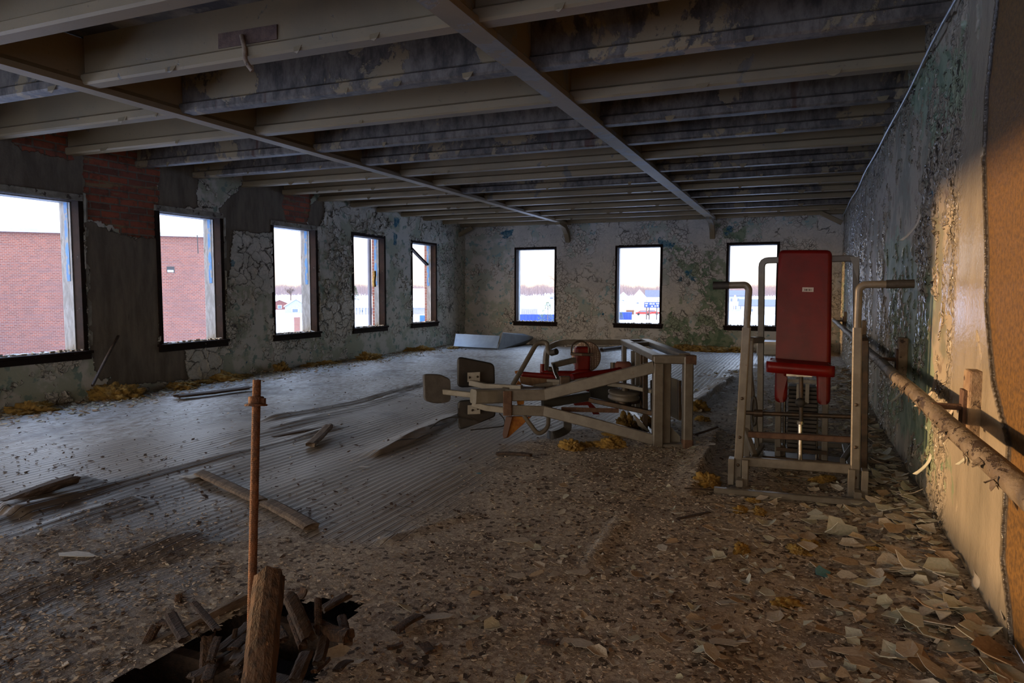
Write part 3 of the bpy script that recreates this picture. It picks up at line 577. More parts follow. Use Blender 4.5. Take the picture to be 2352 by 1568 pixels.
# ------------------------------------------------------------------ windows
def jag(m, a, b, w, h, seed, up=(0, 0, 1)):
    """crumbly strip of broken bits along an edge a->b"""
    rnd = random.Random(seed); a = V3(a); b = V3(b); L = np.linalg.norm(b - a); t = 0; d = (b - a) / L
    while t < L:
        l = rnd.uniform(.02, .07); hh = h * rnd.uniform(.2, 1)
        c = a + d * (t + l / 2); c[2] += hh / 2
        ax = Matrix.Rotation(rnd.uniform(-.4, .4), 3, 'Z') @ Matrix.Rotation(rnd.uniform(-.5, .5), 3, 'Y')
        m.box(c, (w * rnd.uniform(.4, 1), l, hh), [np.array(ax.col[i]) for i in range(3)]); t += l * rnd.uniform(.8, 2.2)
def window(idx, ax, u0, u1, z0, z1, cas, wide, blue=True, track=True):
    pos = XL if ax == 'x' else YB; s = -1 if ax == 'x' else 1       # outward sign
    f = (lambda d, u, z: (pos + s * d, u, z)) if ax == 'x' else (lambda d, u, z: (u, pos + s * d, z))
    root = thing('window_%d' % idx, None, None, f(0, (u0 + u1) / 2, z0), kind='structure')
    def bx(m, d0, d1, a, b, c, d): m.box2(f(d0, a, c), f(d1, b, d))
    m = MB(); t = wide
    bx(m, -.018, .13, u0 - t * .25, u0 + t, z0, z1 + t * .3); bx(m, -.018, .13, u1 - t, u1 + t * .25, z0, z1 + t * .3); bx(m, -.018, .13, u0 + t, u1 - t, z1 - t, z1 + t * .3)
    o = obj('casing', m, M['brown_wood'], root); bevel(o, .006)
    if ax == 'x' and idx <= 3:
        m = MB(); bx(m, -.024, .10, u0 - t * .3, u1 + t * .3, z1 - t * .9, z1 + t * .7); o = obj('head_board', m, M['pale_wood'], root); bevel(o, .006)
    if track:
        m = MB(); td = .345 if idx <= 3 else .255
        for a, b in ((u0, u0 + t * 1.25), (u1 - t * 1.25, u1)):
            bx(m, .24, td, a, b, z0, z1 - t); bx(m, .132, .165, a, b, z0, z1 - t); bx(m, .195, .24, a, b, z0, z1 - t); bx(m, .165, .195, a + .012 * (a == u0), b - .012 * (b == u1), z0, z1 - t)
        bx(m, .132, td, u0, u1, z1 - t * 1.2, z1)
        obj('sash_track', m, M['white_wood'], root)
        if blue:
            m = MB()
            for a, b in ((u0, u0 + t * 1.25 + .006), (u1 - t * 1.25 - .006, u1)): bx(m, .175, .246, a, b, z0 + .95, z1 - t * 1.1)
            obj('blue_paint_strip', m, M['blue_wood'], root)
    m = MB(); e = .05
    bx(m, -.07, .20, u0 - e, u1 + e, z0 - .035, z0 + .004); bx(m, -.045, -.002, u0 - e * .7, u1 + e * .7, z0 - .115, z0 - .035)
    o = obj('sill', m, M['brown_wood'], root); bevel(o, .008)
    m = MB(); bx(m, .20, .40, u0 - .05, u1 + .05, z0 - .07, z0 - .002); o = obj('outer_sill', m, flatc('window_sill_stone', (.42, .40, .37)), root)
    m = MB(); jag(m, f(.02, u0 + .05, z0), f(.02, u1 - .05, z0), .05, .035, idx * 7); jag(m, f(.12, u0 + .05, z0), f(.12, u1 - .05, z0), .05, .03, idx * 7 + 1)
    o = obj('sill_crumbs', m, M['chip_white'] if idx % 2 else M['chip_cream'], root); o['kind'] = 'stuff'
    return root
_fc = {}
def flatc(n, c, r=.7, mm=0.0):
    if n not in _fc: _fc[n] = flat(n, c, r, mm)
    return _fc[n]
for i, (a, b) in enumerate(LW):
    window(i + 1, 'x', a, b, SILL, TOP, M['pale_wood'] if i < 3 else M['brown_wood'], .055)
for i, (a, b) in enumerate(BW):
    window(i + 6, 'y', a, b, BS, BT, M['brown_wood'], .05, blue=False)
# peeling strips hanging at the side of the nearer left windows
for i, (a, b) in enumerate(LW[:3]):
    m = MB(); rnd = random.Random(40 + i); z = SILL + .05
    while z < TOP - .05:
        l = rnd.uniform(.10, .42); w = rnd.uniform(.008, .05); d = rnd.uniform(.004, .05)
        m.add([(XL + .004, b + .02, z), (XL + .012 + d, b + .05 - w, z + .02), (XL + .012 + d, b + .05 - w * .6, z + l - .01), (XL + .004, b + .03, z + l), (XL + .004, b + .09, z + l * .8), (XL + .004, b + .08, z + .02)], [(0, 1, 2, 3), (0, 3, 4, 5)])
        z += l * rnd.uniform(.8, 2.0)
    root = [o for o in COL.objects if o.name == 'window_%d' % (i + 1)][0]
    o = obj('peeling_strip', m, M['pale_wood'], root); md = o.modifiers.new('thick', 'SOLIDIFY'); md.thickness = .003

# ------------------------------------------------------------------ girders and joists
FH, FWd = .085, .15
def girder(x, name_label, wdt, m_):
    m = MB(); pr = [(-wdt / 2, 0), (wdt / 2, 0), (wdt / 2, FH * .6), (wdt * .30, FH), (wdt * .24, FH + .012), (wdt * .24, ZT - ZC), (-wdt * .24, ZT - ZC), (-wdt * .24, FH + .012), (-wdt * .30, FH), (-wdt / 2, FH * .6)]
    m.sweep([(x, YF, ZC - .02), (x, YB, ZC - .02)], pr)
    root = thing('girder', name_label, 'beam', (x, 5, ZC - .02), 'ceiling girders')
    obj('girder_beam', m, m_, root)
    m = MB(); m.sweep([(x, YB - .9, ZC - .01), (x, YB - .45, ZC - .06), (x, YB - .18, ZC - .22), (x, YB - .02, ZC - .45)], [(-.06, -.07), (.06, -.07), (.06, .07), (-.06, .07)])
    obj('haunch', m, m_, root)
    return root
girder(X1, 'long cream girder nearer the row of left windows', .15, M['joist']); girder(X2, 'long flaking girder in the middle of the ceiling', .19, M['joist_flaky'])
DARK = {('l', 0), ('l', 3), ('l', 4), ('l', -1), ('m', 1), ('m', 3), ('m', 4), ('m', 7), ('r', 1), ('r', 3), ('r', 4), ('r', 6), ('r', 7), ('r', 9), ('r', 11)}
BAY = {'l': ('left', XL, X1), 'm': ('middle', X1, X2), 'r': ('right', X2, XR)}
def joist(x0, x1, y, mt, seed, label):
    hw = FWd / 2; pr = [(-hw * .8, 0), (hw * .8, 0), (hw, .018), (hw, FH), (hw * .5, FH + .02), (hw * .42, FH + .03), (hw * .42, ZT - ZC), (-hw * .42, ZT - ZC), (-hw * .42, FH + .03), (-hw * .5, FH + .02), (-hw, FH), (-hw, .018)]
    n = max(2, int((x1 - x0) / .5)); pts = [(x0 + (x1 - x0) * i / n, y, ZC) for i in range(n + 1)]
    m = MB(); m.sweep(pts, pr); o = obj('ceiling_joist', m, mt, base=((x0 + x1) / 2, y, ZC)); tag(o, label, 'beam', 'ceiling joists between the girders')
    # flakes curling off the lower edge
    rnd = random.Random(seed); nf = rnd.randint(1, 3)
    for k in range(nf):
        m = MB(); xx = rnd.uniform(x0 + .2, x1 - .2); l = rnd.uniform(.03, .14); d = rnd.uniform(.008, .035); yy = y - hw - .002
        m.add([(xx, yy, ZC + .03), (xx + l, yy, ZC + .035), (xx + l * .8, yy - .012, ZC - d * .3), (xx + l * .45, yy - .004, ZC - d), (xx + l * .1, yy - .01, ZC - d * .4)], [(0, 1, 2, 3, 4)])
        c = obj('loose_flake', m, M['joist'], o); md = c.modifiers.new('thick', 'SOLIDIFY'); md.thickness = .003
    return o
for bk, (bn, x0, x1) in BAY.items():
    for k in range(-3, 14):
        y = JY0 + k * JD
        if y > YB - .15: continue
        dk = (bk, k) in DARK
        n_ = k + 4
        lab = ('mould-stained dark ' if dk else 'cream-painted ') + 'ceiling joist of the %s bay, %s row from the camera' % (bn, ORD[n_])
        joist(x0 + (.0 if bk == 'l' else .05), x1 - (.05 if bk != 'r' else 0), y, M['joist_dark'] if dk else M['joist'], hash((ord(bk), k)) % 9999, lab)
# diagonal braces in the far corners
for (a, b, lab) in (((1040, 548), (1084, 522), 'short diagonal brace in the far left ceiling corner'), ((1884, 488), (1934, 512), 'short diagonal brace in the far right ceiling corner')):
    y = YB - .35; m = MB(); p, q = WY(*a, y), WY(*b, y)
    m.beam([p, q], .10, .10); tag(obj('corner_brace', m, M['joist']), lab, 'brace')
# rusted stub and plate on the joist
yj = JY0 + 0 * JD - FWd / 2 * .42
root = thing('rusted_hanger', 'rusty patch plate with a bent pipe stub hanging off a joist', 'hanger', WY(570, 90, yj))
m = MB(); q = [WY(502, 78, yj - .006), WY(637, 56, yj - .006), WY(637, 90, yj - .006), WY(502, 112, yj - .006)]; m.slab([V3(p) for p in q], (0, -1, 0), .012, .1); obj('plate', m, M['rust_brown'], root)
m = MB(); m.tube(smooth_path([WY(555, 82, yj - .02), WY(562, 110, yj - .06), WY(563, 140, yj - .07), WY(580, 163, yj - .05)], .05), .018, 10); obj('pipe_stub', m, M['bracket'], root)

# ------------------------------------------------------------------ right wall fittings
px_ = XR - .20; root = thing('wall_pipe', 'long peeling handrail pipe running along the right wall', 'pipe', (px_, 6, .88))
m = MB(); rnd = random.Random(3)
pts = [(px_ + .004 * math.sin(y * 3), y, .895 - .002 * y) for y in np.arange(1.5, YB - .05, .22)]
m.tube(pts, .042, 18); o = obj('pipe', m, M['pipe'], root)
m = MB()
for k in range(110):
    y = 2.6 + 9 * (k / 110) ** 1.2 + rnd.uniform(-.05, .05); a = rnd.uniform(-.5, 2.6); r = .043; l = rnd.uniform(.02, .09); d = rnd.uniform(.008, .035)
    c = V3((px_, y, .895 - .002 * y)); e = lambda t, rr: c + V3((-math.cos(t) * rr, 0, -math.sin(t) * rr))
    m.add([e(a, r) + V3((0, 0, 0)), e(a, r) + V3((0, l, 0)), e(a + .5, r + d) + V3((0, l * .8, 0)), e(a + .4, r + d * 1.2) + V3((0, l * .2, 0))], [(0, 1, 2, 3)])
c = obj('loose_paint', m, M['pipe'], root); c['kind'] = 'stuff'; md = c.modifiers.new('thick', 'SOLIDIFY'); md.thickness = .002
for (bx_, by_) in ((2252, 962), (2082, 845), (1990, 795), (1945, 760)):
    y = WX(bx_, by_, XR)[1]; z = .895 - .002 * y
    m = MB(); m.box((XR - .035, y, z + .01), (.07, .14, .42)); b_ = obj('mounting_block', m, M['bracket'], root); bevel(b_, .012)
    m = MB(); m.box((XR - .078, y, z + .02), (.016, .10, .2)); m.beam([(XR - .08, y, z + .03), (px_, y, z + .03), (px_ - .01, y, z - .03)], .03, .03); obj('arm', m, M['rust_brown'], b_)
root = None
m = MB(); pts = [(XR - .045 + .006 * math.sin(y * 2), y, ZC - .035 + .012 * math.sin(y * 1.3)) for y in np.arange(1.0, YB, .4)]
m.tube(pts, .011, 8); tag(obj('conduit', m, M['conduit']), 'thin pale conduit along the top of the right wall', 'conduit')

# ------------------------------------------------------------------ standing shoulder press
Y0 = 5.56
pm = thing('shoulder_press_machine', 'standing gym press machine with tall red back pad by right wall', 'gym machine', (-.02, 6.2, floor_z(-.02, 6.2)))
S, SW, SD = M['steel_tan'], M['steel_white'], M['steel_dark']
def add(name, mb, mt, par=pm, bv=0):
    o = obj(name, mb, mt, par)
    if bv: bevel(o, bv)
    return o
c6 = lambda X, Y, y: WY(1580 + X / 2.45, 540 + Y / 2.45, y)
# floor foot tube in front
m = MB(); m.beam([G(1640, 1124, .02), G(2012, 1158, .02)], .05, .04); add('base_foot', m, S)
# side runners going back
m = MB(); m.beam([V3((-.40, 5.42, .055)), V3((-.40, 7.15, .055))], .05, .05); m.beam([V3((.40, 5.42, .055)), V3((.40, 7.15, .055))], .05, .05); m.beam([V3((-.40, 7.15, .055)), V3((.40, 7.15, .055))], .05, .05)
add('base_frame', m, S)
for sgn, bx0, bx1 in ((-1, (232, 1330), (310, 1330)), (1, (905, 1385), (978, 1400))):
    m = MB()
    for b in (bx0, bx1):
        p = c6(b[0] + 12, b[1] + 50, Y0 - .02); m.box((p[0], Y0 - .02, .12), (.045, .10, .2))
    add('pivot_bracket', m, S, bv=.004)
# swinging arms with handles
al = [c6(278, 1390, Y0), c6(330, 520, Y0 + .02)]
ar = [c6(938, 1470, Y0), c6(953, 520, Y0 + .02)]
for nm, a, hp in (('press_arm', al, [(330, 540), (343, 300), (325, 280), (150, 283)]), ('press_arm', ar, [(952, 540), (962, 300), (990, 278), (1265, 273)])):
    m = MB(); m.beam([a[0], a[1]], .062, .062, (0, 1, 0)); arm = add(nm, m, S)
    q = [c6(x, y, Y0 + .02) for x, y in hp]
    m = MB(); m.tube(smooth_path([q[0], q[1], q[2] + (q[2] - q[3]) * .0, q[3]], .07), .026, 14); o = add('handle', m, S, arm)
    d = (q[3] - q[2]) / np.linalg.norm(q[3] - q[2]); m = MB(); m.tube([q[2] + d * (.12 if nm and a is al else .14), q[3] + d * .01], .031, 14); add('grip', m, M['rubber'], o)
    for t in (.12, .3, .55): 
        p = a[0] + (a[1] - a[0]) * t; m = MB(); m.lathe(p + V3((0, -.034, 0)), (0, -1, 0), [(.012, 0), (.012, .006), (.008, .009)], 10); add('bolt', m, SD, arm)
m = MB(); m.beam([c6(300, 1270, Y0), c6(922, 1315, Y0)], .05, .068, (0, 0, 1)); add('cross_bar', m, S)
m = MB(); m.beam([c6(340, 1120, Y0 + .25), c6(925, 1150, Y0 + .25)], .045, .045); add('rusty_cross_bar', m, M['rust_brown'])
m = MB(); m.tube([c6(322, 998, Y0 + .4), c6(935, 1022, Y0 + .4)], .018, 10); m.tube([c6(372, 1000, Y0 + .4), c6(420, 1002, Y0 + .4)], .03, 12); add('pivot_shaft', m, M['steel_dark'])
# rear tube frame with gusset
yr = 6.75
m = MB(); m.beam(smooth_path([c6(405, 1190, yr), c6(416, 142, yr), c6(945, 130, yr), c6(950, 1190, yr)], .06, 4), .055, .055, (0, 1, 0)); add('rear_frame', m, S)
g = [c6(912, 122, yr - .04), c6(966, 122, yr - .04), c6(958, 265, yr - .04)]; m = MB(); m.slab(g, (0, -1, 0), .012, .1); add('gusset', m, SW)
yq = 6.05
for lx, tx, bx in ((1, 352, 330), (0, 998, 990)):
    pts = [c6(bx, 1310, yq), c6(tx, 590, yq), c6(415 if lx else 940, 588, yq + .35)]
    m = MB(); m.beam(smooth_path(pts, .04, 3), .05, .05, (0, 1, 0)); add('lower_frame', m, SD if not lx else S)
m = MB(); m.beam([c6(345, 700, yq), c6(395, 1230, 6.6)], .035, .035); m.beam([c6(320, 1080, yq), c6(375, 1240, yq - .2)], .04, .04); add('brace', m, S)
# back pad with notch, tilted slightly back
yb0 = 6.18
def bp(X, Y): return c6(X, Y, yb0 + (1 - Y / 950) * .14)
out = [bp(*p) for p in ((511, 84), (812, 84), (802, 953), (725, 953), (724, 790), (560, 785), (559, 940), (487, 940))]
m = MB(); rr = []
R_ = rnd_poly(out[:2], .001)
n_ = len(out)
def round_sel(cs, rad, seg=5):
    o = []
    for i in range(len(cs)):
        a, b, c = V3(cs[i - 1]), V3(cs[i]), V3(cs[(i + 1) % len(cs)]); r = rad[i]
        d0 = a - b; d1 = c - b; r = min(r, .48 * np.linalg.norm(d0), .48 * np.linalg.norm(d1)); p0 = b + d0 / np.linalg.norm(d0) * r; p1 = b + d1 / np.linalg.norm(d1) * r
        for k in range(seg + 1):
            t = k / seg; o.append((1 - t) ** 2 * p0 + 2 * t * (1 - t) * b + t * t * p1)
    return o
ol = round_sel(out, [.05, .05, .05, .05, .02, .02, .05, .05])
bmx = bmesh.new()
def pad_mesh(name, outline, nrm, th, mt, par, r=.022):
    """padded cushion: extruded outline with a rounded edge"""
    me = bpy.data.meshes.new(name); off = np.array(wloc(par)); n = V3(nrm) / np.linalg.norm(nrm); bm = bmesh.new()
    vs = [bm.verts.new(tuple(p - n * th / 2 - off)) for p in outline]; f = bm.faces.new(vs)
    ex = bmesh.ops.extrude_face_region(bm, geom=[f]); bmesh.ops.translate(bm, verts=[v for v in ex['geom'] if isinstance(v, bmesh.types.BMVert)], vec=tuple(n * th))
    bmesh.ops.recalc_face_normals(bm, faces=bm.faces)
    ed = [e for e in bm.edges if len(e.link_faces) == 2 and e.calc_face_angle(0) > 1.0 and abs(V3(e.verts[0].co - e.verts[1].co) @ n) < 1e-4]
    bmesh.ops.bevel(bm, geom=ed, offset=min(r, th * .45), segments=4, affect='EDGES', profile=.5)
    bmesh.ops.triangulate(bm, faces=[f for f in bm.faces if len(f.verts) > 4])
    nv_ = Vector(n)
    for f in bm.faces: f.smooth = abs(f.normal.dot(nv_)) < .995 and f.calc_area() < .03
    bm.to_mesh(me); bm.free(); me.materials.append(mt); o = bpy.data.objects.new(name, me); COL.objects.link(o); o.parent = par; return o
bmx.free()
nb = np.cross(out[1] - out[0], out[2] - out[0]); nb = nb / np.linalg.norm(nb); nb = nb if nb[1] < 0 else -nb
pad = pad_mesh('back_pad', ol, nb, .085, M['red'], pm, .034)
lc = bp(675, 309) + nb * .0445; ux = out[1] - out[0]; ux /= np.linalg.norm(ux); uz = np.cross(ux, nb); uz = uz if uz[2] > 0 else -uz
m = MB(); m.box(lc, (.085, .036, .002), [ux, uz, nb]); lb = obj('maker_label', m, M['label_white'], pad); lb['label'] = 'small cream paper label'
m = MB()
for k, (w_, h_) in enumerate(((.006, .014), (.010, .016), (.004, .016), (.009, .014), (.006, .010))): m.box(lc - ux * (.024 - k * .012) + nb * .0013 - uz * .003, (w_, h_, .0006), [ux, uz, nb])
obj('faded_print', m, M['ink'], lb)
# seat cushion
s0, s1 = c6(430, 748, 5.80), c6(838, 760, 5.80); sz = (s0[2] + s1[2]) / 2; sw = (s1[0] - s0[0])
so = [V3((s0[0], 5.80, sz + .008)), V3((s1[0], 5.80, sz - .012)), V3((s1[0] - .03, 6.13, sz - .012)), V3((s0[0] + .03, 6.13, sz + .008))]
pad_mesh('seat_pad', round_sel(so, [.09, .09, .04, .04], 6), (0, 0, 1), .085, M['red'], pm, .04)
m = MB(); a = c6(555, 775, 5.88); b = c6(700, 782, 5.88); m.box(((a[0] + b[0]) / 2, 5.95, a[2] - .01), (b[0] - a[0], .22, .02)); add('seat_plate', m, M['chrome'])
m = MB(); m.tube([c6(637, 795, 5.9), c6(637, 1050, 5.9)], .016, 12); add('seat_post', m, SD)
m = MB(); m.lathe(c6(632, 942, 5.87), (0, -1, .1), [(.018, -.03), (.034, -.02), (.038, 0), (.034, .02), (.018, .03)], 18); m.tube([c6(632, 942, 5.87), c6(670, 948, 5.9)], .008, 8); add('adjuster_knob', m, M['rubber'])
m = MB(); m.tube([c6(631, 1052, 5.9), c6(631, 1290, 5.86)], .019, 12); m.tube([c6(631, 1045, 5.9), c6(631, 1062, 5.9)], .03, 12); add('lower_post', m, M['chrome'])
yw = 6.5
m = MB()
for (X0, Y0_, X1_, Y1_) in ((556, 808, 730, 835), (612, 835, 634, 960), (662, 835, 680, 945)):
    p, q = c6(X0, Y0_, yw - .14), c6(X1_, Y1_, yw - .14); m.box2((p[0], yw - .15, q[2]), (q[0], yw - .13, p[2]))
add('stack_cover', m, SW)
for X in (508, 775):
    m = MB(); m.beam([c6(X, 800, yw - .05), c6(X - (2 if X < 600 else 6), 1290, yw - .05)], .05, .05, (0, 1, 0)); add('stack_upright', m, S)
for X, mt in ((545, 'chrome'), (727, 'chrome')):
    m = MB(); m.tube([c6(X, 840, yw), c6(X - 4, 1275, yw)], .012, 10); add('guide_rod', m, M[mt])
ws = thing('weight_stack', None, None); COL.objects.unlink(ws); bpy.data.objects.remove(ws)
pa, pb = c6(566, 840, yw), c6(722, 1195, yw); zt, zb = pa[2], max(pb[2], .10); nn = 15; hh = (zt - zb) / nn
for k in range(nn):
    m = MB(); m.box(((pa[0] + pb[0]) / 2, yw, zb + hh * (k + .5)), (pb[0] - pa[0] - .004 * (k % 2), .16, hh * .86)); bevel(add('weight_plate', m, M['iron_plate']), .004, 1)
m = MB(); m.box(((pa[0] + pb[0]) / 2, yw, zb - .02), (.40, .2, .03)); m.box(((pa[0] + pb[0]) / 2, yw, .04), (.62, .2, .05)); m.box(((pa[0] + pb[0]) / 2 - .16, yw, .055 / 2 + (zb - .02) / 2), (.04, .1, zb - .02)); m.box(((pa[0] + pb[0]) / 2 + .16, yw, .055 / 2 + (zb - .02) / 2), (.04, .1, zb - .02)); add('stack_base', m, SD)
m = MB(); q = [c6(372 + 13 * math.cos(t), 990 + 78 * math.sin(t), 6.0) for t in np.linspace(0, 2 * math.pi, 20)[:-1]]; m.tube(q, .012, 8, closed=True); add('cable_loop', m, M['rubber'])
for a_, b_ in ((c6(420, 1180, yr - .1), c6(365, 1260, 6.2)), (c6(928, 1185, yr - .1), c6(870, 1268, 6.2))): m = MB(); m.beam([a_, b_], .04, .04); add('rear_strut', m, S)

# ------------------------------------------------------------------ fallen machine
fm = thing('toppled_hip_machine', 'toppled gym machine lying on its side with tan steel frame and red pads', 'gym machine', (-1.9, 7.1, floor_z(-1.9, 7.1)))
a5 = lambda X, Y, d: P(940 + X / 3.2667, 740 + Y / 3.2667, d)
a1 = lambda X, Y, d: P(1160 + X / 9.046, 770 + Y / 9.046, d)
a2 = lambda X, Y, d: P(1360 + X / 5.407, 770 + Y / 5.407, d)
a3 = lambda X, Y, d: P(960 + X / 7.127, 800 + Y / 7.127, d)
f_ = lambda n, mb, mt, bv=0: add(n, mb, mt, fm, bv)
D1, D2 = 6.78, 8.75
def barp(name, pts, w, h, mt, up=(0, 0, 1), par=fm):
    m = MB(); m.beam(pts, w, h, up); return add(name, m, mt, par)
# near end frame: three posts
barp('end_post', [a2(820, 265, D1 + .02), a2(808, 1385, D1)], .10, .10, S, RT)
barp('end_post', [a2(928, 290, D1 + .08), a2(915, 1365, D1 + .06)], .065, .08, S, RT)
barp('end_post', [a2(1190, 270, D1 - .05), a2(1178, 1410, D1 - .05)], .105, .09, S, RT)
barp('end_rail', [a2(775, 292, D1), a2(1275, 300, D1 - .05)], .10, .085, S)
m = MB(); m.beam([a2(1150, 300, D1 - .055), a2(1280, 302, D1 - .055)], .106, .09); f_('rusty_end', m, M['rust_brown']); m = MB(); m.beam([a2(1182, 1290, D1 - .052), a2(1180, 1412, D1 - .052)], .11, .096, RT); f_('rusty_end', m, M['rust_brown'])
barp('end_rail', [a2(775, 1395, D1 + .02), a2(1230, 1395, D1 - .03)], .09, .085, S)
# long top rails receding
barp('top_rail', [a2(815, 280, D1), a2(400, 78, D2)], .11, .06, S)
barp('top_rail', [a2(1150, 262, D1 - .02), a2(655, 72, D2 + .1)], .11, .06, S)
barp('top_cross', [a2(400, 78, D2), a2(665, 72, D2 + .1)], .05, .05, S); barp('top_cross', [a2(500, 110, D2 - .5), a2(720, 105, D2 - .4)], .05, .05, S)
for X, t_, b_, w in ((395, 110, 440, .11), (512, 190, 500, .075), (562, 210, 500, .06), (622, 240, 520, .03), (660, 262, 900, .03)):
    barp('back_post', [a2(X, t_, D2 - (X - 395) * .006), a2(X, b_ + 400, D2 - (X - 395) * .006)], w, .05, S if w > .05 else SD, RT)
barp('bottom_rail', [a2(810, 1330, D1), a2(480, 950, D2 - .3)], .08, .05, S)
# long bent bar across the top
m = MB(); m.beam(smooth_path([a2(380, 85, D2), a1(1150, 140, D2), a1(880, 260, D2 - .1), a1(850, 470, D2 - .1), a1(840, 780, D2 - .1)], .12, 5), .065, .065, UP); f_('curved_rail', m, S)
# main diagonals
m = MB(); m.beam([a5(718, 548, 7.0), a5(1018, 542, 7.0), a5(1838, 335, D1)], .06, .115, UP); f_('upper_frame_arm', m, S)
m = MB(); m.beam([a5(720, 655, 7.0), a5(1010, 664, 7.0), a5(1360, 752, 6.9), a5(1832, 880, D1)], .06, .105, UP); f_('lower_frame_arm', m, S)
m = MB(); m.beam([a5(738, 515, 6.98), a5(738, 697, 6.98)], .085, .09, RT); f_('rusty_end_plate', m, M['rust_brown'])
m = MB(); m.beam([a5(700, 492, 7.25), a5(1015, 500, 7.25)], .12, .03, (0, 0, 1)); f_('top_flange', m, S)
barp('end_box', [a3(905, 785, 6.95), a3(1440, 770, 7.15)], .13, .14, SW)
# three pad arms
barp('pad_arm', [a3(110, 672, 7.3), a3(890, 760, 7.05)], .05, .055, SW)
barp('pad_arm', [a3(860, 560, 7.5), a3(1120, 620, 7.35), a3(1700, 650, 7.15)], .05, .06, SW)
barp('pad_arm', [a3(900, 900, 7.1), a3(1120, 970, 7.05), a3(1430, 1010, 7.0)], .05, .06, SW)
cn = -FW
def padp(pts, d, mt, rad, th=.055, tilt=.0):
    q = [a3(x, y, d + tilt * (x - 900) / 900) for x, y in pts]; n = np.cross(q[1] - q[0], q[2] - q[0]); n = n / np.linalg.norm(n)
    return pad_mesh('leg_pad', rnd_poly(q, rad), n, th, mt, fm, .02)
padp([(640, 125), (1250, 245), (1258, 620), (640, 640)], 7.62, M['black'], .06, .06, .15)
padp([(645, 850), (900, 835), (1270, 1010), (1262, 1115), (660, 1340)], 7.2, M['black'], .05, .06, .12)
o = padp([(90, 412), (350, 420), (512, 490), (520, 860), (390, 895), (250, 898), (105, 850)], 7.35, M['grey_pad'], .04, .07, .25); o['label'] = 'scuffed grey pad'
m = MB(); m.slab([a3(x, y, 7.50) for x, y in ((810, 395), (1015, 385), (1015, 550), (810, 550))], cn, .012, .1); f_('pad_plate', m, SW)
m = MB(); m.slab([a3(x, y, 7.12) for x, y in ((812, 930), (1020, 920), (1020, 1070), (812, 1078))], cn, .012, .1); f_('pad_plate', m, SW)
m = MB(); m.slab([a3(x, y, 7.22) for x, y in ((195, 600), (370, 600), (370, 735), (195, 735))], cn, .02, .1); f_('pad_plate', m, SW)
for (x, y, d) in ((845, 475, 7.48), (975, 462, 7.48), (890, 1010, 7.10), (980, 985, 7.10), (208, 608, 7.2), (370, 632, 7.2)):
    m = MB(); m.lathe(a3(x, y, d), cn, [(.012, 0), (.012, .012)], 8); f_('bolt', m, SD)
# bent handle tube, near top left, and bottom hoop
m = MB(); m.tube(smooth_path([a5(770, 480, 7.3), a5(880, 290, 7.5), a5(958, 152, 7.6), a5(1036, 148, 7.6), a5(1042, 232, 7.55), a5(1098, 225, 7.45)], .09), .026, 12); f_('bent_handle', m, S)
m = MB(); m.tube([a1(960, 365, 7.5), a1(1070, 335, 7.44)], .034, 12); f_('handle_end_cap', m, M['rubber'])
m = MB(); m.tube(smooth_path([a5(860, 700, 7.0), a5(968, 845, 7.0), a5(1042, 790, 7.05), a5(1043, 690, 7.1)], .08), .024, 12); f_('lower_hoop', m, S)
# red stand, pads, disc
m = MB(); m.box(a1(1605, 560, 7.9), (.17, .16, .36), [RT, np.array([0, 0, 1]) * 0 + np.cross(np.array([0, 0, 1]), RT), np.array([0, 0, 1])]); bevel(f_('red_column', m, M['red']), .03, 4)
m = MB(); ol2 = [a1(x, y, 7.85) for x, y in ((750, 720), (1400, 735), (1480, 700), (1730, 700), (1800, 745), (2350, 740), (2380, 860), (1300, 900), (900, 830), (760, 800))]
pad_mesh('red_seat_base', rnd_poly(ol2, .03, 3), cn, .14, M['red'], fm, .03)
m = MB(); pad_mesh('red_side_pad', rnd_poly([a1(x, y, 7.75) for x, y in ((340, 745), (1000, 800), (1080, 905), (840, 905), (320, 850))], .02, 3), cn, .10, M['red'], fm, .02)
m = MB(); m.tube([a1(1390, 885, 7.35), a1(1600, 850, 7.4), a1(2050, 800, 7.5), a1(2400, 740, 7.6)], .045, 14); f_('red_roller', m, M['red'])
m = MB(); m.tube([a1(770, 800, 7.85), a1(775, 590, 7.85)], .025, 10); f_('red_lug', m, M['red'])
m = MB(); m.slab([a1(x, y, 7.7) for x, y in ((300, 850), (900, 900), (900, 1010), (560, 1050), (320, 1000))], cn, .05, .2); f_('plywood_board', m, M['plywood'])
m = MB(); m.slab([a1(x, y, 7.5) for x, y in ((200, 1060), (280, 930), (370, 1060))], cn, .08, .5); m.slab([a1(x, y, 7.08) for x, y in ((240, 1350), (400, 1350), (390, 1430), (260, 1440))], cn, .05, .5); m.slab([a1(x, y, 7.8) for x, y in ((200, 740), (270, 730), (260, 800), (215, 800))], cn, .05, .5); f_('foam_padding', m, M['foam'])
def disc_mat():
    n = NB('perforated_beige_disc'); v = n.tc.outputs['Object']; e = n.vor(n.map(v, (1, 1, 1)), 44, 'F1', 0, .25)
    return n.fin(n.mix(n.ss(e, .32, .42), (.85, .75, .65), (.42, .29, .22)), .6)
dc = a1(1690, 440, 8.15); m = MB()
hub = V3((RT * .25 - FW * 1.0)); hub = hub / np.linalg.norm(hub)
m.lathe(dc, hub, [(.02, .02), (.16, .012), (.182, 0), (.16, -.012), (.02, -.02)], 40); o = f_('perforated_disc', m, disc_mat()); o['label'] = 'beige perforated disc'
m = MB(); q = [a1(1560 + 178 * math.cos(t), 270 + 150 * math.sin(t), 7.8) for t in np.linspace(math.pi * 1.0, math.pi * 2, 16)]; m.tube([a1(1382, 370, 7.8)] + q + [a1(1738, 370, 7.8)], .010, 8); f_('wire_loop', m, SD)
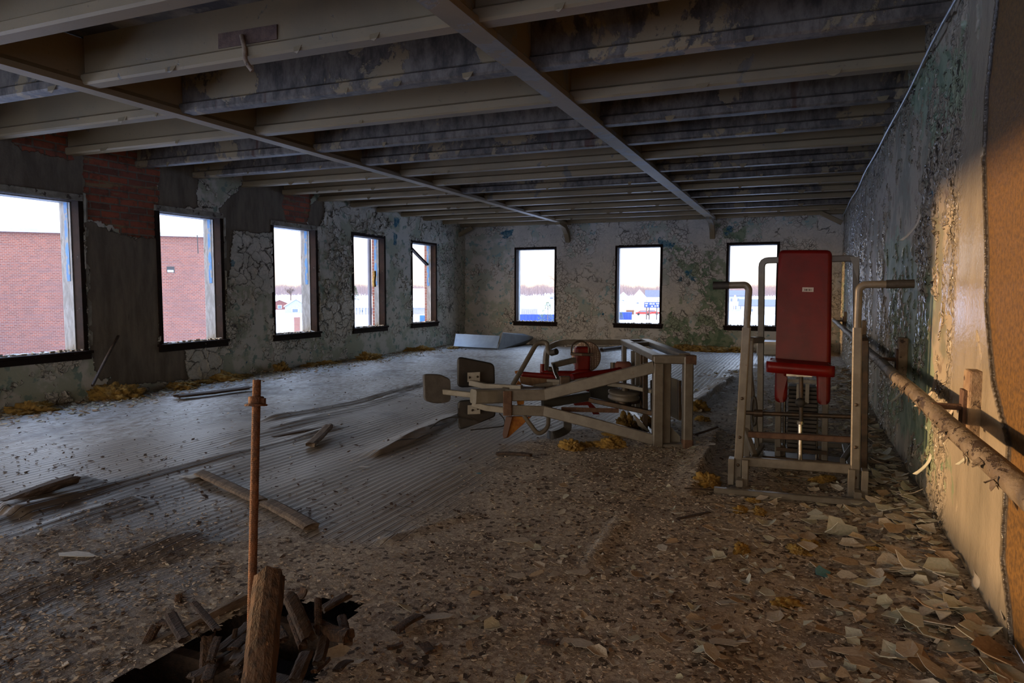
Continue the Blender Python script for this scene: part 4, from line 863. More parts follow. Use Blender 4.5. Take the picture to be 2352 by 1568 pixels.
m = MB(); m.beam([a1(1375, 385, 7.75), a1(1600, 395, 7.7), a1(1835, 400, 7.7)], .05, .03); f_('cross_bar', m, SD)
barp('link_arm', [a1(990, 620, 7.6), a1(1450, 510, 7.75)], .05, .06, S)
m = MB(); m.tube([a1(1000, 610, 7.58), a1(1050, 800, 7.5), a1(1100, 900, 7.45)], .022, 12); f_('chrome_link', m, M['chrome'])
m = MB(); m.tube([a1(900, 700, 7.8), a1(1110, 720, 7.8)], .03, 10); f_('pivot', m, SD)
m = MB(); m.box(a1(1245, 945, 7.25), (.11, .09, .10), [RT, FW, UP]); bevel(f_('clamp', m, SD), .01)
barp('linkage_bar', [a1(590, 1060, 7.4), a1(1000, 1000, 7.4), a1(1180, 975, 7.35)], .04, .04, S); barp('linkage_bar', [a1(880, 935, 7.4), a1(1180, 945, 7.35)], .05, .03, S)
m = MB(); m.slab([a1(x, y, 7.4) for x, y in ((600, 1075), (1000, 1010), (1150, 1060), (860, 1110), (620, 1095))], cn, .03, .2); f_('dark_plate', m, SD)
barp('side_link', [a1(1350, 950, 7.35), a1(1700, 900, 7.3)], .04, .03, S)
# inner parts, pulleys
barp('inner_bar', [a2(200, 600, 7.35), a2(400, 620, 7.3), a2(745, 690, 7.2)], .10, .04, SW)
barp('inner_bar', [a5(1000, 612, 7.2), a5(1350, 555, 7.5)], .05, .09, flatc('dark_grey_paint', (.07, .075, .07)))
m = MB(); m.slab([a5(x, y, 7.75) for x, y in ((1350, 480), (1560, 470), (1560, 600), (1350, 600))], cn, .03, .1); f_('dark_panel', m, flatc('dark_grey_paint', (.07, .075, .07)))
barp('dark_link', [a5(1350, 580, 7.3), a5(1820, 680, 7.1)], .05, .05, SD)
for X, Y, r, dd in ((395, 735, .165, 7.3), (470, 770, .13, 7.5)):
    c = a2(X, Y, dd); m = MB(); ax_ = V3((.05, -.1, 1)); m.lathe(c, ax_, [(r * .9, .045), (r, .035), (r, .02), (r * .86, .0), (r, -.02), (r, -.035), (r * .85, -.045)], 32)
    m.lathe(c, ax_, [(.022, -.1), (.022, .11)], 12); f_('pulley_wheel', m, S if r > .15 else SD)
m = MB(); m.tube([a2(430, 640, 7.32), a2(425, 735, 7.3)], .03, 12); m.tube([a2(380, 800, 7.3), a2(380, 860, 7.3)], .075, 16); f_('pulley_hub', m, SD)
m = MB()
for k in range(26): m.box(a5(1150 + k * 16.5, 652 + k * .4, 7.15), (.024, .02, .045), [RT, FW, UP])
f_('chain', m, M['rust_brown'])
m = MB(); m.slab([a5(x, y, 7.6) for x, y in ((1230, 608), (1350, 590), (1400, 640), (1430, 690), (1380, 690), (1340, 620), (1240, 622))], cn, .04, .3); f_('red_guard', m, M['red'])
m = MB(); m.slab([a5(x, y, 7.8) for x, y in ((1300, 500), (1520, 455), (1560, 470), (1340, 520))], cn, .04, .3); f_('red_guard', m, M['red'])
m = MB()
for (X, Y, X1_, Y1_) in ((632, 490, 640, 880), (600, 720, 640, 900), (735, 560, 740, 960), (520, 990, 740, 1225)):
    m.tube([a2(X, Y, 7.4), a2(X1_, Y1_, 7.2)], .012, 8)
f_('chrome_rod', m, M['chrome'])
m = MB(); m.slab([a2(x, y, 7.1) for x, y in ((520, 985), (570, 1120), (740, 1225), (600, 1060))], cn, .02, .1); f_('bent_sheet', m, SW)
# dark box panel at the right
m = MB(); q0 = a2(975, 510, 7.3); m.slab([a2(x, y, d) for x, y, d in ((975, 520, 7.5), (1090, 560, 7.2), (1095, 1060, 7.2), (975, 1000, 7.5))], V3((1, -.2, 0)), .02, .05); f_('weight_shroud', m, flatc('shroud_tan', (.22, .19, .13)))
barp('shroud_edge', [a2(1085, 560, 7.18), a2(1088, 1040, 7.18)], .05, .03, SD, RT)
m = MB(); m.slab([a2(x, y, 6.9) for x, y in ((970, 1130), (1090, 1250), (1095, 1360), (965, 1340))], cn, .01, .05); f_('loose_panel', m, SW)
m = MB(); m.slab([a2(x, y, 6.75) for x, y in ((690, 1345), (745, 1350), (745, 1418))], cn, .01, .05); f_('corner_gusset', m, S)
m = MB(); m.tube([a2(255, 335, 8.0), a2(255, 430, 8.0)], .028, 12); f_('peg', m, S)
m = MB(); m.lathe(a2(385, 400, 7.9), RT, [(.05, -.09), (.07, -.07), (.07, .07), (.05, .09)], 16); f_('worn_pink_roller', m, flatc('faded_pink_foam', (.35, .14, .11)))
# triangular foam pad under the left end, strap
m = MB(); m.slab([a3(x, y, 7.03) for x, y in ((1480, 1105), (1860, 1110), (1480, 1450), (1400, 1470), (1395, 1380))], cn, .08, .5); f_('torn_pad', m, M['foam'])
m = MB(); m.slab([a3(x, y, 6.98) for x, y in ((1440, 1110), (1545, 1110), (1460, 1440), (1400, 1475), (1385, 1400))], cn, .06, .5); f_('pad_cover', m, flatc('faded_pink_cover', (.24, .15, .13)))
m = MB(); m.sweep(smooth_path([a5(1188, 745, 7.0), a5(1190, 800, 7.0), a5(1140, 830, 6.95), a5(1070, 850, 6.9), G(1258, 1008) + V3((0, 0, .05))], .08), [(-.04, -.004), (.04, -.004), (.04, .004), (-.04, .004)], FW); f_('strap', m, M['rubber'])
m = MB(); m.tube(smooth_path([a3(1330, 1060, 7.0), a3(1420, 1160, 7.0), a3(1420, 1270, 7.0), a3(1180, 1300, 6.95), a3(860, 1335, 6.9)], .1), .006, 6); f_('loose_wire', m, M['rubber'])
m = MB(); m.tube(smooth_path([a3(200, 1310, 6.95), a3(330, 1190, 7.0), a3(560, 1110, 7.05), a3(900, 1180, 7.05)], .15), .006, 6); f_('loose_wire', m, M['rubber'])
# ------------------------------------------------------------------ rods, posts, planks
def on_floor(px, py):
    g = G(px, py)
    for _ in range(3): g = G(px, py, float(floor_z(g[0], g[1])))
    return g
top, bot = P(590, 872, 2.62), P(573, 1640, 2.52)
rod = thing('rusty_rod', 'tall rusty threaded rod with flange nut rising from the broken floor', 'rod', bot)
m = MB(); n_ = 160; pts = [top + (bot - top) * (i / n_) for i in range(n_ + 1)]
m.tube([pts[0], pts[-1]], .0150, 16)
for i in range(3, n_): m.lathe(pts[i], top - bot, [(.0150, -.0016), (.0166, 0), (.0150, .0016)], 12)
obj('threaded_shaft', m, M['rust'], rod)
ax_ = (top - bot) / np.linalg.norm(top - bot); fc = P(588, 930, 2.61)
m = MB(); m.lathe(fc, ax_, [(.040, -.004), (.041, .003), (.030, .006)], 24); m.lathe(fc, ax_, [(.028, .004), (.029, .03), (.024, .033)], 6); obj('flange_nut', m, M['rust'], rod)
m = MB(); c = fc + RT * .026 + UP * .012; m.box(c, (.016, .02, .028), [RT, FW, UP]); obj('welded_lug', m, M['rust'], rod)

def timber(pa, pb, w, h, mt, name, label, cat, seed, up=(0, 0, 1), seg=10, jag_=.25, group=None):
    """splintered piece of timber, irregular section and broken ends"""
    rnd = random.Random(seed); pa, pb = V3(pa), V3(pb); t = pb - pa; L = np.linalg.norm(t); t /= L; sd = np.cross(t, V3(up))
    if np.linalg.norm(sd) < .1: sd = np.cross(t, (1, 0, 0))
    sd /= np.linalg.norm(sd); uu = np.cross(sd, t); m = MB(); K = 12; prof = []
    for i in range(K):
        a = 2 * math.pi * i / K; x, y = math.cos(a), math.sin(a); q = max(abs(x), abs(y)); prof.append((x / q * w / 2 * rnd.uniform(.9, 1.03), y / q * h / 2 * rnd.uniform(.9, 1.03)))
    en = [[rnd.uniform(0, jag_) * min(w * 2, L * .4) for _ in range(K)] for _ in range(2)]; rings = []
    bow = rnd.uniform(-.01, .01)
    for s in range(seg + 1):
        f = s / seg; ring = []
        for i, (x, y) in enumerate(prof):
            o = f * L
            if s == 0: o += en[0][i]
            if s == seg: o -= en[1][i]
            k = 1 + rnd.uniform(-.05, .05); ring.append(pa + t * o + sd * x * k + uu * (y * k + bow * math.sin(math.pi * f)))
        rings.append(ring)
    vs = [p for r in rings for p in r]; m.add(vs, [(a * K + i, a * K + (i + 1) % K, (a + 1) * K + (i + 1) % K, (a + 1) * K + i) for a in range(seg) for i in range(K)])
    for r, e in ((rings[0], 1), (rings[-1], -1)):
        c = sum(r) / K + t * e * min(w, L * .1) * .5; m.add(r + [c], [(i, (i + 1) % K, K) for i in range(K)])
    o = obj(name, m, mt); tag(o, label, cat, group); return o
timber(P(588, 1640, 2.30) , P(622, 1300, 2.55), .10, .085, M['rot_wood'], 'broken_post', 'rotted splintered wooden post standing beside the rusty rod', 'post', 5, FW, 14, .6)
timber(P(596, 1640, 2.28), P(601, 1345, 2.50), .012, .03, M['plank'], 'pale_splinter', 'pale splinter split off the left side of the rotted post', 'splinter', 55, FW, 10, .5)
timber(on_floor(458, 1090) + V3((0, 0, .02)), on_floor(606, 1160) + V3((0, 0, .02)), .10, .035, M['plank'], 'loose_board', 'grey board behind the rod, upper piece of the broken pair', 'board', 6)
timber(on_floor(612, 1158) + V3((0, 0, .02)), on_floor(722, 1219) + V3((0, 0, .02)), .11, .04, M['plank'], 'loose_board', 'grey board right of the rod, lower piece of the broken pair', 'board', 7)
timber(on_floor(711, 1030) + V3((0, 0, .03)), on_floor(757, 985) + V3((0, 0, .04)), .10, .045, M['plank'], 'loose_board', 'short weathered board lying beside the dark floor gap', 'board', 8)
timber(on_floor(400, 917) + V3((0, 0, .04)), on_floor(578, 897) + V3((0, 0, .05)), .16, .04, M['dark_plank'], 'loose_board', 'long dark board near the left wall behind the rod top', 'board', 9)
timber(on_floor(0, 1172) + V3((0, 0, .04)), on_floor(182, 1114) + V3((0, 0, .06)), .14, .06, M['dark_plank'], 'loose_board', 'thick dark board at the left edge of the photo', 'board', 10)
timber(on_floor(622, 1003) + V3((0, 0, -.005)), on_floor(752, 980) + V3((0, 0, -.005)), .08, .02, M['ink'], 'dark_slot_strip', 'dark strip standing for the shaded slot of a missing floor strip', 'gap', 11)  # solid strip, coloured as the shade inside an open slot
timber(WX(212, 886, XL + .6), WX(272, 771, XL + .06), .035, .035, M['dark_plank'], 'leaning_stick', 'thin dark stick leaning against the left wall between windows', 'stick', 12)
timber(on_floor(1592, 1005) + V3((0, 0, .03)), on_floor(1650, 990) + V3((0, 0, .05)), .03, .02, M['dark_plank'], 'loose_lath', 'thin dark lath right of the toppled machine foot', 'lath', 13)
timber(on_floor(1140, 1046) + V3((0, 0, .02)), on_floor(1222, 1050) + V3((0, 0, .02)), .05, .03, M['dark_plank'], 'loose_lath', 'dark splinter lying in front of the toppled machine', 'lath', 14)
timber(on_floor(1556, 1198) + V3((0, 0, .02)), on_floor(1630, 1182) + V3((0, 0, .02)), .03, .012, M['dark_plank'], 'loose_lath', 'dark thin splinter in front of the standing machine', 'lath', 15)
timber(on_floor(1380, 808) + V3((0, 0, .05)), on_floor(1445, 800) + V3((0, 0, .05)), .12, .08, M['dark_plank'], 'loose_lath', 'dark batten on the floor by the back wall', 'lath', 16)
timber(on_floor(1570, 1130) + V3((0, 0, .03)), on_floor(1700, 1135) + V3((0, 0, .02)), .02, .01, M['dark_plank'], 'loose_lath', 'thin lath in front of the press machine base', 'lath', 17)
c2a = lambda X, Y, d: P(X / 2.041, 800 + Y / 2.041, d)
PIECES = [((830, 1232, 3.32), (838, 1150, 3.38), .035, .02, 'rot_wood', 'small upright splinter left of the floor hole'),
          ((878, 1205, 3.38), (968, 1238, 3.28), .03, .025, 'dark_plank', 'short dark stick just left of the rusty rod'),
          ((745, 1285, 3.15), (850, 1312, 3.1), .045, .03, 'rot_wood', 'orange rusty end piece at the left rim of the hole'),
          ((655, 1460, 2.92), (738, 1290, 3.05), .04, .03, 'rot_wood', 'leaning brown stick at the left rim of the hole'),
          ((960, 1640, 2.6), (975, 1340, 2.85), .055, .03, 'rot_wood', 'upright brown splinter left of the rod inside the hole'),
          ((1065, 1480, 2.75), (1105, 1310, 2.9), .02, .012, 'rot_wood', 'thin tan splinter close left of the rod'),
          ((1350, 1150, 2.95), (1450, 1370, 2.75), .06, .03, 'dark_plank', 'dark board leaning right of the broken post'),
          ((1492, 1310, 2.8), (1490, 1170, 2.95), .03, .02, 'rot_wood', 'upright splinter on the right rim of the hole'),
          ((1490, 1300, 2.85), (1645, 1350, 2.75), .06, .05, 'rot_wood', 'stubby broken log end right of the hole'),
          ((1440, 1420, 2.6), (1380, 1568, 2.45), .05, .02, 'dark_plank', 'dark slat sloping into the hole right of the post'),
          ((1500, 1230, 3.0), (1640, 1150, 3.1), .05, .02, 'dark_plank', 'dark slat at the far right rim of the hole'),
          ((1000, 1440, 2.75), (1180, 1290, 2.98), .06, .03, 'dark_plank', 'dark board crossing behind the rusty rod in the hole'),
          ((880, 1560, 2.6), (1180, 1400, 2.75), .07, .03, 'dark_plank', 'wide dark board low in the hole'),
          ((1400, 1170, 3.1), (1425, 1120, 3.12), .05, .012, 'rot_wood', 'small brown chip of wood beside the post top'),
          ((1180, 1640, 2.45), (1220, 1440, 2.62), .05, .04, 'dark_plank', 'short dark block between rod and post'),
          ((430, 1560, 2.76), (1160, 1170, 3.36), .045, .05, 'plank', 'long dark joist edge along the far side of the hole')]
rq = random.Random(91)
for i in range(16):
    X = rq.uniform(800, 1640); Y = rq.uniform(1330, 1600) - (X - 800) * .08; d0 = 2.55 + (1600 - Y) / 270 * .35; L_ = rq.uniform(60, 190); an = rq.uniform(-2.4, -.5)
    PIECES.append(((X, Y, d0 - .08), (X + L_ * math.cos(an), Y + L_ * math.sin(an), d0 + .1), rq.uniform(.02, .05), rq.uniform(.01, .03), 'rot_wood' if i % 2 else 'dark_plank', 'jumbled wood scrap down in the floor hole'))
for i, (a, b, w, h, mt, lab) in enumerate(PIECES):
    timber(c2a(*a), c2a(*b), w, h, M[mt], 'splintered_wood', lab, 'wood piece', 100 + i, group='jumbled scraps in the floor hole' if lab.startswith('jumbled') else 'splintered wood in the floor hole')
c3 = lambda X, Y: on_floor(700 + X / 2.348, 900 + Y / 2.348)
for i, (a, b, w, lab) in enumerate((((480, 1310), (635, 1222), .05, 'brown splinter with pale flake near lower centre'), ((1268, 1355), (1370, 1385), .04, 'reddish-brown splinter right of lower centre'), ((495, 1455), (635, 1525), .02, 'thin reddish twig near the bottom edge'), ((440, 1395), (535, 1380), .03, 'small brown wood bit right of the hole'), ((640, 1370), (685, 1430), .05, 'broken wood knot right of the hole'))):
    timber(c3(*a) + V3((0, 0, .012)), c3(*b) + V3((0, 0, .02)), w, .015, M['rot_wood'], 'wood_splinter', lab, 'splinter', 200 + i, group='splinters on the open floor')

# ------------------------------------------------------------------ sheet metal, white box
root = None
m = MB(); q = [G(1045, 798), G(1143, 803)]; t0, t1 = WY(1047, 766, q[0][1] + .25), WY(1148, 771, q[1][1] + .25)
m.add([q[0], q[1], q[1] + (t1 - q[1]) * .12 + V3((0, -.08, 0)), t1, t0, q[0] + (t0 - q[0]) * .12 + V3((0, -.08, 0))], [(0, 1, 2, 5), (5, 2, 3, 4)]); o = obj('sheet_metal', m, M['sheet'], recalc=True); md = o.modifiers.new('thick', 'SOLIDIFY'); md.thickness = .02
tag(o, 'larger bent blue-grey metal sheet lying against the back left corner', 'metal sheet')
m = MB(); e0, e1 = G(1143, 803), G(1205, 790); u0, u1 = e0 + V3((0, .3, .42)), e1 + V3((.2, .3, .18))
m.add([e0, e1, u1, u0, (u0 + u1) / 2 + V3((0, .2, .02))], [(0, 1, 2, 3), (3, 2, 4)]); o = obj('sheet_metal', m, M['sheet']); md = o.modifiers.new('thick', 'SOLIDIFY'); md.thickness = .02
tag(o, 'smaller folded metal sheet with bright edge, right of the larger one', 'metal sheet')
bx = WY(1757, 805, YB - .75); root = thing('enamel_cabinet', 'low white metal cabinet at the back wall behind the press machine', 'cabinet', (bx[0], YB - .6, 0))
m = MB(); a, b = WY(1738, 790, YB - .9), WY(1900, 825, YB - .9); zt = WY(1738, 783, YB - .9)[2]; m.box2((a[0], YB - .9, .0), (b[0], YB - .3, zt)); bevel(obj('body', m, M['box'], root), .03)
m = MB(); m.box2((a[0] + .06, YB - .915, .12), (b[0] - .06, YB - .9, zt - .08)); bevel(obj('door', m, M['box'], root), .01)

# ------------------------------------------------------------------ yellow insulation
def insulation(loc, r, flat_, seed, label, grp):
    bm = bmesh.new(); bmesh.ops.create_icosphere(bm, subdivisions=5, radius=1); rs = np.random.RandomState(seed)
    vs = np.array([v.co[:] for v in bm.verts]); off = rs.rand(3) * 50
    lum = fbm(vs[:, 0] * 2.2 + off[0] + vs[:, 2] * 1.7, vs[:, 1] * 2.2 + off[1] - vs[:, 2], seed, 3); fine = fbm(vs[:, 0] * 8 + off[1], vs[:, 1] * 8 + vs[:, 2] * 5, seed + 9, 3)
    hf = fbm(vs[:, 0] * 22 + off[2], vs[:, 1] * 22 + vs[:, 2] * 17, seed + 5, 2); k = .42 + 1.2 * lum + .8 * (fine - .5) + .22 * (hf - .4)
    ang = rs.rand() * 3; c, s = math.cos(ang), math.sin(ang)
    vs = vs * k[:, None] * np.array([r * 1.25, r * .8, r * flat_]); vs = np.stack([vs[:, 0] * c - vs[:, 1] * s, vs[:, 0] * s + vs[:, 1] * c, np.maximum(vs[:, 2], -.05 * r)], 1)
    for v, p in zip(bm.verts, vs): v.co = p
    me = bpy.data.meshes.new('insulation'); bm.to_mesh(me); bm.free(); me.polygons.foreach_set('use_smooth', [True] * len(me.polygons)); me.materials.append(M['insul'])
    o = bpy.data.objects.new('insulation_clump', me); COL.objects.link(o); o.location = (loc[0], loc[1], float(floor_z(loc[0], loc[1])) + .004 + loc[2]); tag(o, label, 'insulation', grp); return o
INS = [((240, 912), .30, .75, 'large yellow insulation clump at the foot of the leaning stick'), ((28, 940), .26, .5, 'yellow insulation clump at the left photo edge'), ((190, 905), .2, .5, 'brownish insulation clump left of the leaning stick'),
       ((335, 886), .30, .35, 'flat insulation under the second left window'), ((420, 880), .2, .3, 'small insulation patch right of the second left window pier'), ((505, 872), .28, .45, 'insulation clump at the wall between second and third left windows'),
       ((548, 866), .18, .3, 'small insulation bit just left of the third window'), ((634, 850), .18, .8, 'upright insulation tuft below the third left window'), ((690, 840), .2, .35, 'insulation bit below right side of the third window'), ((725, 836), .2, .3, 'flat insulation right of the third left window'),
       ((768, 833), .15, .2, 'thin insulation left of the fourth window'), ((845, 825), .32, .4, 'insulation clump below the fourth left window'), ((958, 806), .3, .35, 'insulation clump below the fifth left window'), ((1040, 800), .2, .2, 'insulation bit at the back left corner'),
       ((1310, 1030), .11, .7, 'insulation clump left in front of the toppled machine'), ((1345, 1025), .09, .4, 'small insulation tuft between two clumps in front of the toppled machine'), ((1398, 1026), .11, .8, 'insulation clump right in front of the toppled machine'),
       ((1440, 985), .16, 1.0, 'insulation heap inside the toppled machine frame'), ((1483, 978), .12, .8, 'insulation tuft beside the end post of the toppled machine'), ((1425, 1000), .14, .4, 'flat insulation inside the toppled machine frame'),
       ((1628, 1112), .105, .9, 'insulation clump at the left foot of the press machine'), ((1888, 1104), .09, .4, 'orange insulation under the press machine'), ((1598, 930), .12, .9, 'insulation clump just right of the toppled machine posts'), ((1612, 965), .08, .6, 'small insulation bit right of the toppled machine posts'),
       ((1700, 1175), .055, .7, 'small yellow tuft in front of the press machine, left one'), ((1742, 1178), .055, .6, 'small yellow tuft in front of the press machine, right one'), ((1728, 1152), .045, .5, 'yellow tuft closest to the press machine foot tube'),
       ((1702, 1264), .065, .6, 'yellow tuft among chips, left of the pair'), ((1832, 1268), .055, .6, 'yellow tuft among chips, right of the pair'), ((1862, 1250), .045, .5, 'tiny yellow tuft beside the rolled flake'), ((2005, 1262), .03, .5, 'tiny yellow tuft near the right wall'), ((1806, 1388), .06, .5, 'rust-orange tuft in the chips at lower right')]
for i, ((px, py), r, fl, lab) in enumerate(INS): g_ = on_floor(px, py); g_[0] = max(g_[0], XL + r * .95); insulation((*g_[:2], 0), r, fl, 300 + i, lab, 'yellow insulation clumps on the floor')
for i, px in enumerate(range(1560, 1700, 22)): insulation((*WY(px, 803, YB - .36)[:2], 0), .28, .4, 400 + i, 'low tuft of mossy yellow insulation at the foot of the back wall', 'tufts of insulation at the back wall')
for o in [o for o in COL.objects if o.get('group') == 'tufts of insulation at the back wall']: pass

# ------------------------------------------------------------------ paint flakes
def flake_mesh(seed, curl, mt):
    rnd = random.Random(seed); n = rnd.randint(4, 6); K = []
    a0 = rnd.random() * 6; el = rnd.uniform(.45, .9)
    for i in range(n):
        a = 2 * math.pi * (i + rnd.uniform(-.38, .38)) / n; r = rnd.uniform(.62, 1.15); K.append((math.cos(a) * r, math.sin(a) * r * el))
    bm = bmesh.new(); N = 9; poly = K; sc = []
    # triangulated fan with rings so that the sheet can curl
    rings = [[bm.verts.new((x * t, y * t, 0)) for x, y in [(p[0] * (1 - f) + q[0] * f, p[1] * (1 - f) + q[1] * f) for p, q in zip(K, K[1:] + K[:1]) for f in (0, .5)]] for t in (.33, .67, 1)]
    c = bm.verts.new((0, 0, 0)); m = len(rings[0])
    for i in range(m):
        bm.faces.new((c, rings[0][i], rings[0][(i + 1) % m]))
        for k in range(2): bm.faces.new((rings[k][i], rings[k + 1][i], rings[k + 1][(i + 1) % m], rings[k][(i + 1) % m]))
    for v in bm.verts:
        x, y = v.co.x, v.co.y
        if curl > 0: v.co.z = curl * y * y * 1.0 + .10 * curl * x * y + rnd.uniform(-.012, .012)
        else: v.co.z = -curl * x * x * .7 + rnd.uniform(-.012, .012)
    mn = min(v.co.z for v in bm.verts)
    for v in bm.verts: v.co.z -= mn
    ex = bmesh.ops.extrude_face_region(bm, geom=list(bm.faces)); bmesh.ops.translate(bm, verts=[v for v in ex['geom'] if isinstance(v, bmesh.types.BMVert)], vec=(0, 0, .045))
    bmesh.ops.recalc_face_normals(bm, faces=bm.faces); me = bpy.data.meshes.new('paint_flake'); bm.to_mesh(me); bm.free(); me.materials.append(mt); return me
FM = {}
for cname in ('chip_cream', 'chip_green', 'chip_brown', 'chip_white'): FM[cname] = [flake_mesh(s * 7 + len(cname) + ord(cname[5]), c, M[cname]) for s, c in enumerate((.08, .25, -.2, .5, .12, -.45, .9, .05))]
DESC = {'chip_cream': ('dull cream', 'cream flakes'), 'chip_green': ('grey-green', 'grey-green flakes'), 'chip_brown': ('brown-backed', 'brown-backed flakes'), 'chip_white': ('off-white', 'off-white flakes')}
rnd = random.Random(77); cand = []
for k in range(5200):
    y = 1.6 + (rnd.random() ** 1.5) * 13; x = XR - .10 - (rnd.random() ** 2.1) * 2.4
    d = (V3((x, y, 0)) - CAM) @ FW
    if d < 1.5: continue
    pxx = W / 2 + FPX * ((V3((x, y, 0)) - CAM) @ RT) / d; pyy = H / 2 - FPX * ((V3((x, y, 0)) - CAM) @ UP) / d
    s = rnd.choice((.012, .016, .022, .03, .04, .055, .085)) * rnd.uniform(.7, 1.2) * (1 - .5 * min(1, abs(x - XR) / 1.8))
    vis = -30 < pxx < W + 30 and pyy < H + 40
    cand.append((s / d if vis else 0, x, y, s, rnd.choice(('chip_cream', 'chip_green', 'chip_cream', 'chip_brown', 'chip_brown', 'chip_white', 'chip_green')), rnd.randrange(8), rnd.uniform(0, 6.28), rnd.gauss(0, .16), rnd.gauss(0, .16), rnd.uniform(0, .03)))
cand = [c for c in cand if c[0] > 0]; cand.sort(reverse=True)
def flake(c, label, grp):
    _, x, y, s, cn_, idx, az, tx, ty, dz = c
    o = bpy.data.objects.new('paint_flake', FM[cn_][idx]); COL.objects.link(o); o.location = (x, y, float(floor_z(x, y)) + dz * (s / .05) + .004); o.scale = (s, s, s * (.7 + .5 * ((idx * 7) % 3) / 2)); o.rotation_euler = (tx, ty, az)
    return tag(o, label, 'paint flake', grp)
seen = 0
for c in cand[:250]:
    d_, g_ = DESC[c[4]]; pw = V3((c[1], c[2], 0)) - CAM; dd = pw @ FW; pxx = W / 2 + FPX * (pw @ RT) / dd; pyy = H / 2 - FPX * (pw @ UP) / dd
    sz_ = 'large' if c[3] > .045 else 'small' if c[3] < .022 else 'middling'
    zone = ('in the bottom right corner' if pyy > 1380 and pxx > 1900 else 'at the bottom edge, left of the corner drift' if pyy > 1380 else 'at the foot of the right wall before the press machine' if pxx > 2050 and pyy > 1180
            else 'on the floor in front of the press machine' if pyy > 1150 else 'between the press machine and the right wall' if pxx > 1980 else 'under the press machine' if pxx > 1690 else 'left of the press machine')
    flake(c, '%s %s paint flake %s' % (sz_, d_, zone), '%s %s %s' % (sz_, g_, zone))
def merged(name, items, mt_of):
    for mtn in sorted({mt_of(i) for i in items}):
        V_, F_ = [], []; nb_ = 0
        for c in items:
            if mt_of(c) != mtn: continue
            _, x, y, s, cn_, idx, az, tx, ty, dz = c; me = FM[cn_][idx]; co = np.empty(len(me.vertices) * 3); me.vertices.foreach_get('co', co); co = co.reshape(-1, 3) * s
            R = np.array(Matrix.Rotation(az, 3, 'Z') @ Matrix.Rotation(ty, 3, 'Y') @ Matrix.Rotation(tx, 3, 'X')); co = co @ R.T + np.array([x, y, float(floor_z(x, y)) + dz * (s / .05) + .004])
            V_.append(co); F_ += [tuple(v + nb_ for v in p.vertices) for p in me.polygons]; nb_ += len(co)
        me = bpy.data.meshes.new(name); me.from_pydata([tuple(p) for p in np.vstack(V_)], [], F_); me.materials.append(M[mtn]); o = bpy.data.objects.new(name, me); COL.objects.link(o)
        tag(o, 'scatter of small %s paint flakes over the floor by the right wall' % DESC[mtn][0], 'paint flakes', None, 'stuff')
merged('flake_litter', cand[250:], lambda c: c[4])
# hand placed flakes
def flake_at(px, py, s, cn_, idx, az, label, tx=0, ty=0, dz=.01, sz=1.0, sy=1.0, mt=None):
    g = on_floor(px, py); o = bpy.data.objects.new('paint_flake', FM[cn_][idx]); COL.objects.link(o); o.location = (g[0], g[1], g[2] + dz); o.scale = (s, s * sy, s * sz); o.rotation_euler = (tx, ty, az)
    if mt: o.data = o.data.copy(); o.data.materials[0] = M[mt]
    return tag(o, label, 'paint flake')
flake_at(1192, 1243, .12, 'chip_cream', 0, .2, 'large lone tan flake in the centre foreground', sz=.4, sy=.8)
flake_at(1010, 1420, .09, 'chip_white', 1, .6, 'pale flake beside a brown splinter at lower centre', sz=.6)
flake_at(1190, 1325, .07, 'chip_cream', 0, .1, 'flat cream flake, left of the broken cluster', sz=.4); flake_at(1268, 1322, .06, 'chip_cream', 4, 1.1, 'flat cream flake in the middle of the broken cluster', sz=.4); flake_at(1335, 1318, .08, 'chip_cream', 7, .4, 'flat cream flake at the right of the broken cluster', sz=.4)
flake_at(1165, 1375, .045, 'chip_cream', 2, .4, 'small raised flake below the broken cluster', tx=.3); flake_at(1340, 1482, .07, 'chip_white', 4, .1, 'pale flake beside the reddish-brown splinter', sz=.4); flake_at(1300, 1475, .05, 'chip_cream', 0, 1.1, 'cream flake touching the reddish-brown splinter', sz=.4)
flake_at(772, 1510, .07, 'chip_white', 3, .9, 'white flake tilted on the right rim of the floor hole', tx=.6, dz=.03); flake_at(180, 1278, .13, 'chip_white', 0, .3, 'long pale flake on the left foreground floor', sy=.5, sz=.4); flake_at(432, 1096, .12, 'chip_white', 7, .1, 'pale flake at the end of the grey board', sy=.5, sz=.3)
flake_at(1932, 1232, .11, 'chip_green', 6, .25, 'rolled greenish tube of paint among the chips', sy=.8, sz=1.2); flake_at(1668, 1480, .085, 'chip_white', 1, .1, 'square off-white flake at lower right', sz=.6); flake_at(1675, 1388, .07, 'chip_white', 1, .5, 'off-white flake above the square one')
flake_at(1888, 1322, .06, 'chip_cream', 1, 1.0, 'blue-faced paint chip among the tan ones', tx=.5, dz=.02, mt='chip_blue'); flake_at(1875, 1305, .06, 'chip_cream', 3, 2.0, 'tan curled chip touching the blue one', tx=.3, dz=.01)
flake_at(2320, 1440, .11, 'chip_white', 5, .9, 'large pale flake leaning at the foot of the right wall', tx=.9, dz=.04); flake_at(1968, 1502, .14, 'chip_cream', 0, .1, 'broad flat flake near the bottom right', sy=.7, sz=.4); flake_at(2190, 1490, .12, 'chip_green', 4, .5, 'broad grey-green flake near the bottom right corner', sy=.7, sz=.5); flake_at(2170, 1360, .13, 'chip_cream', 7, .1, 'long flat flake near the foot of the right wall', sy=.45, sz=.4)
flake_at(1990, 1385, .09, 'chip_cream', 4, .7, 'pair-topping grey flake in the chips', sz=.4); flake_at(2070, 1318, .07, 'chip_cream', 3, .2, 'tan half-rolled flake near the wall', sz=1.3); flake_at(2105, 1520, .10, 'chip_brown', 2, .9, 'brown arched flake at the bottom right', tx=.4, dz=.02)
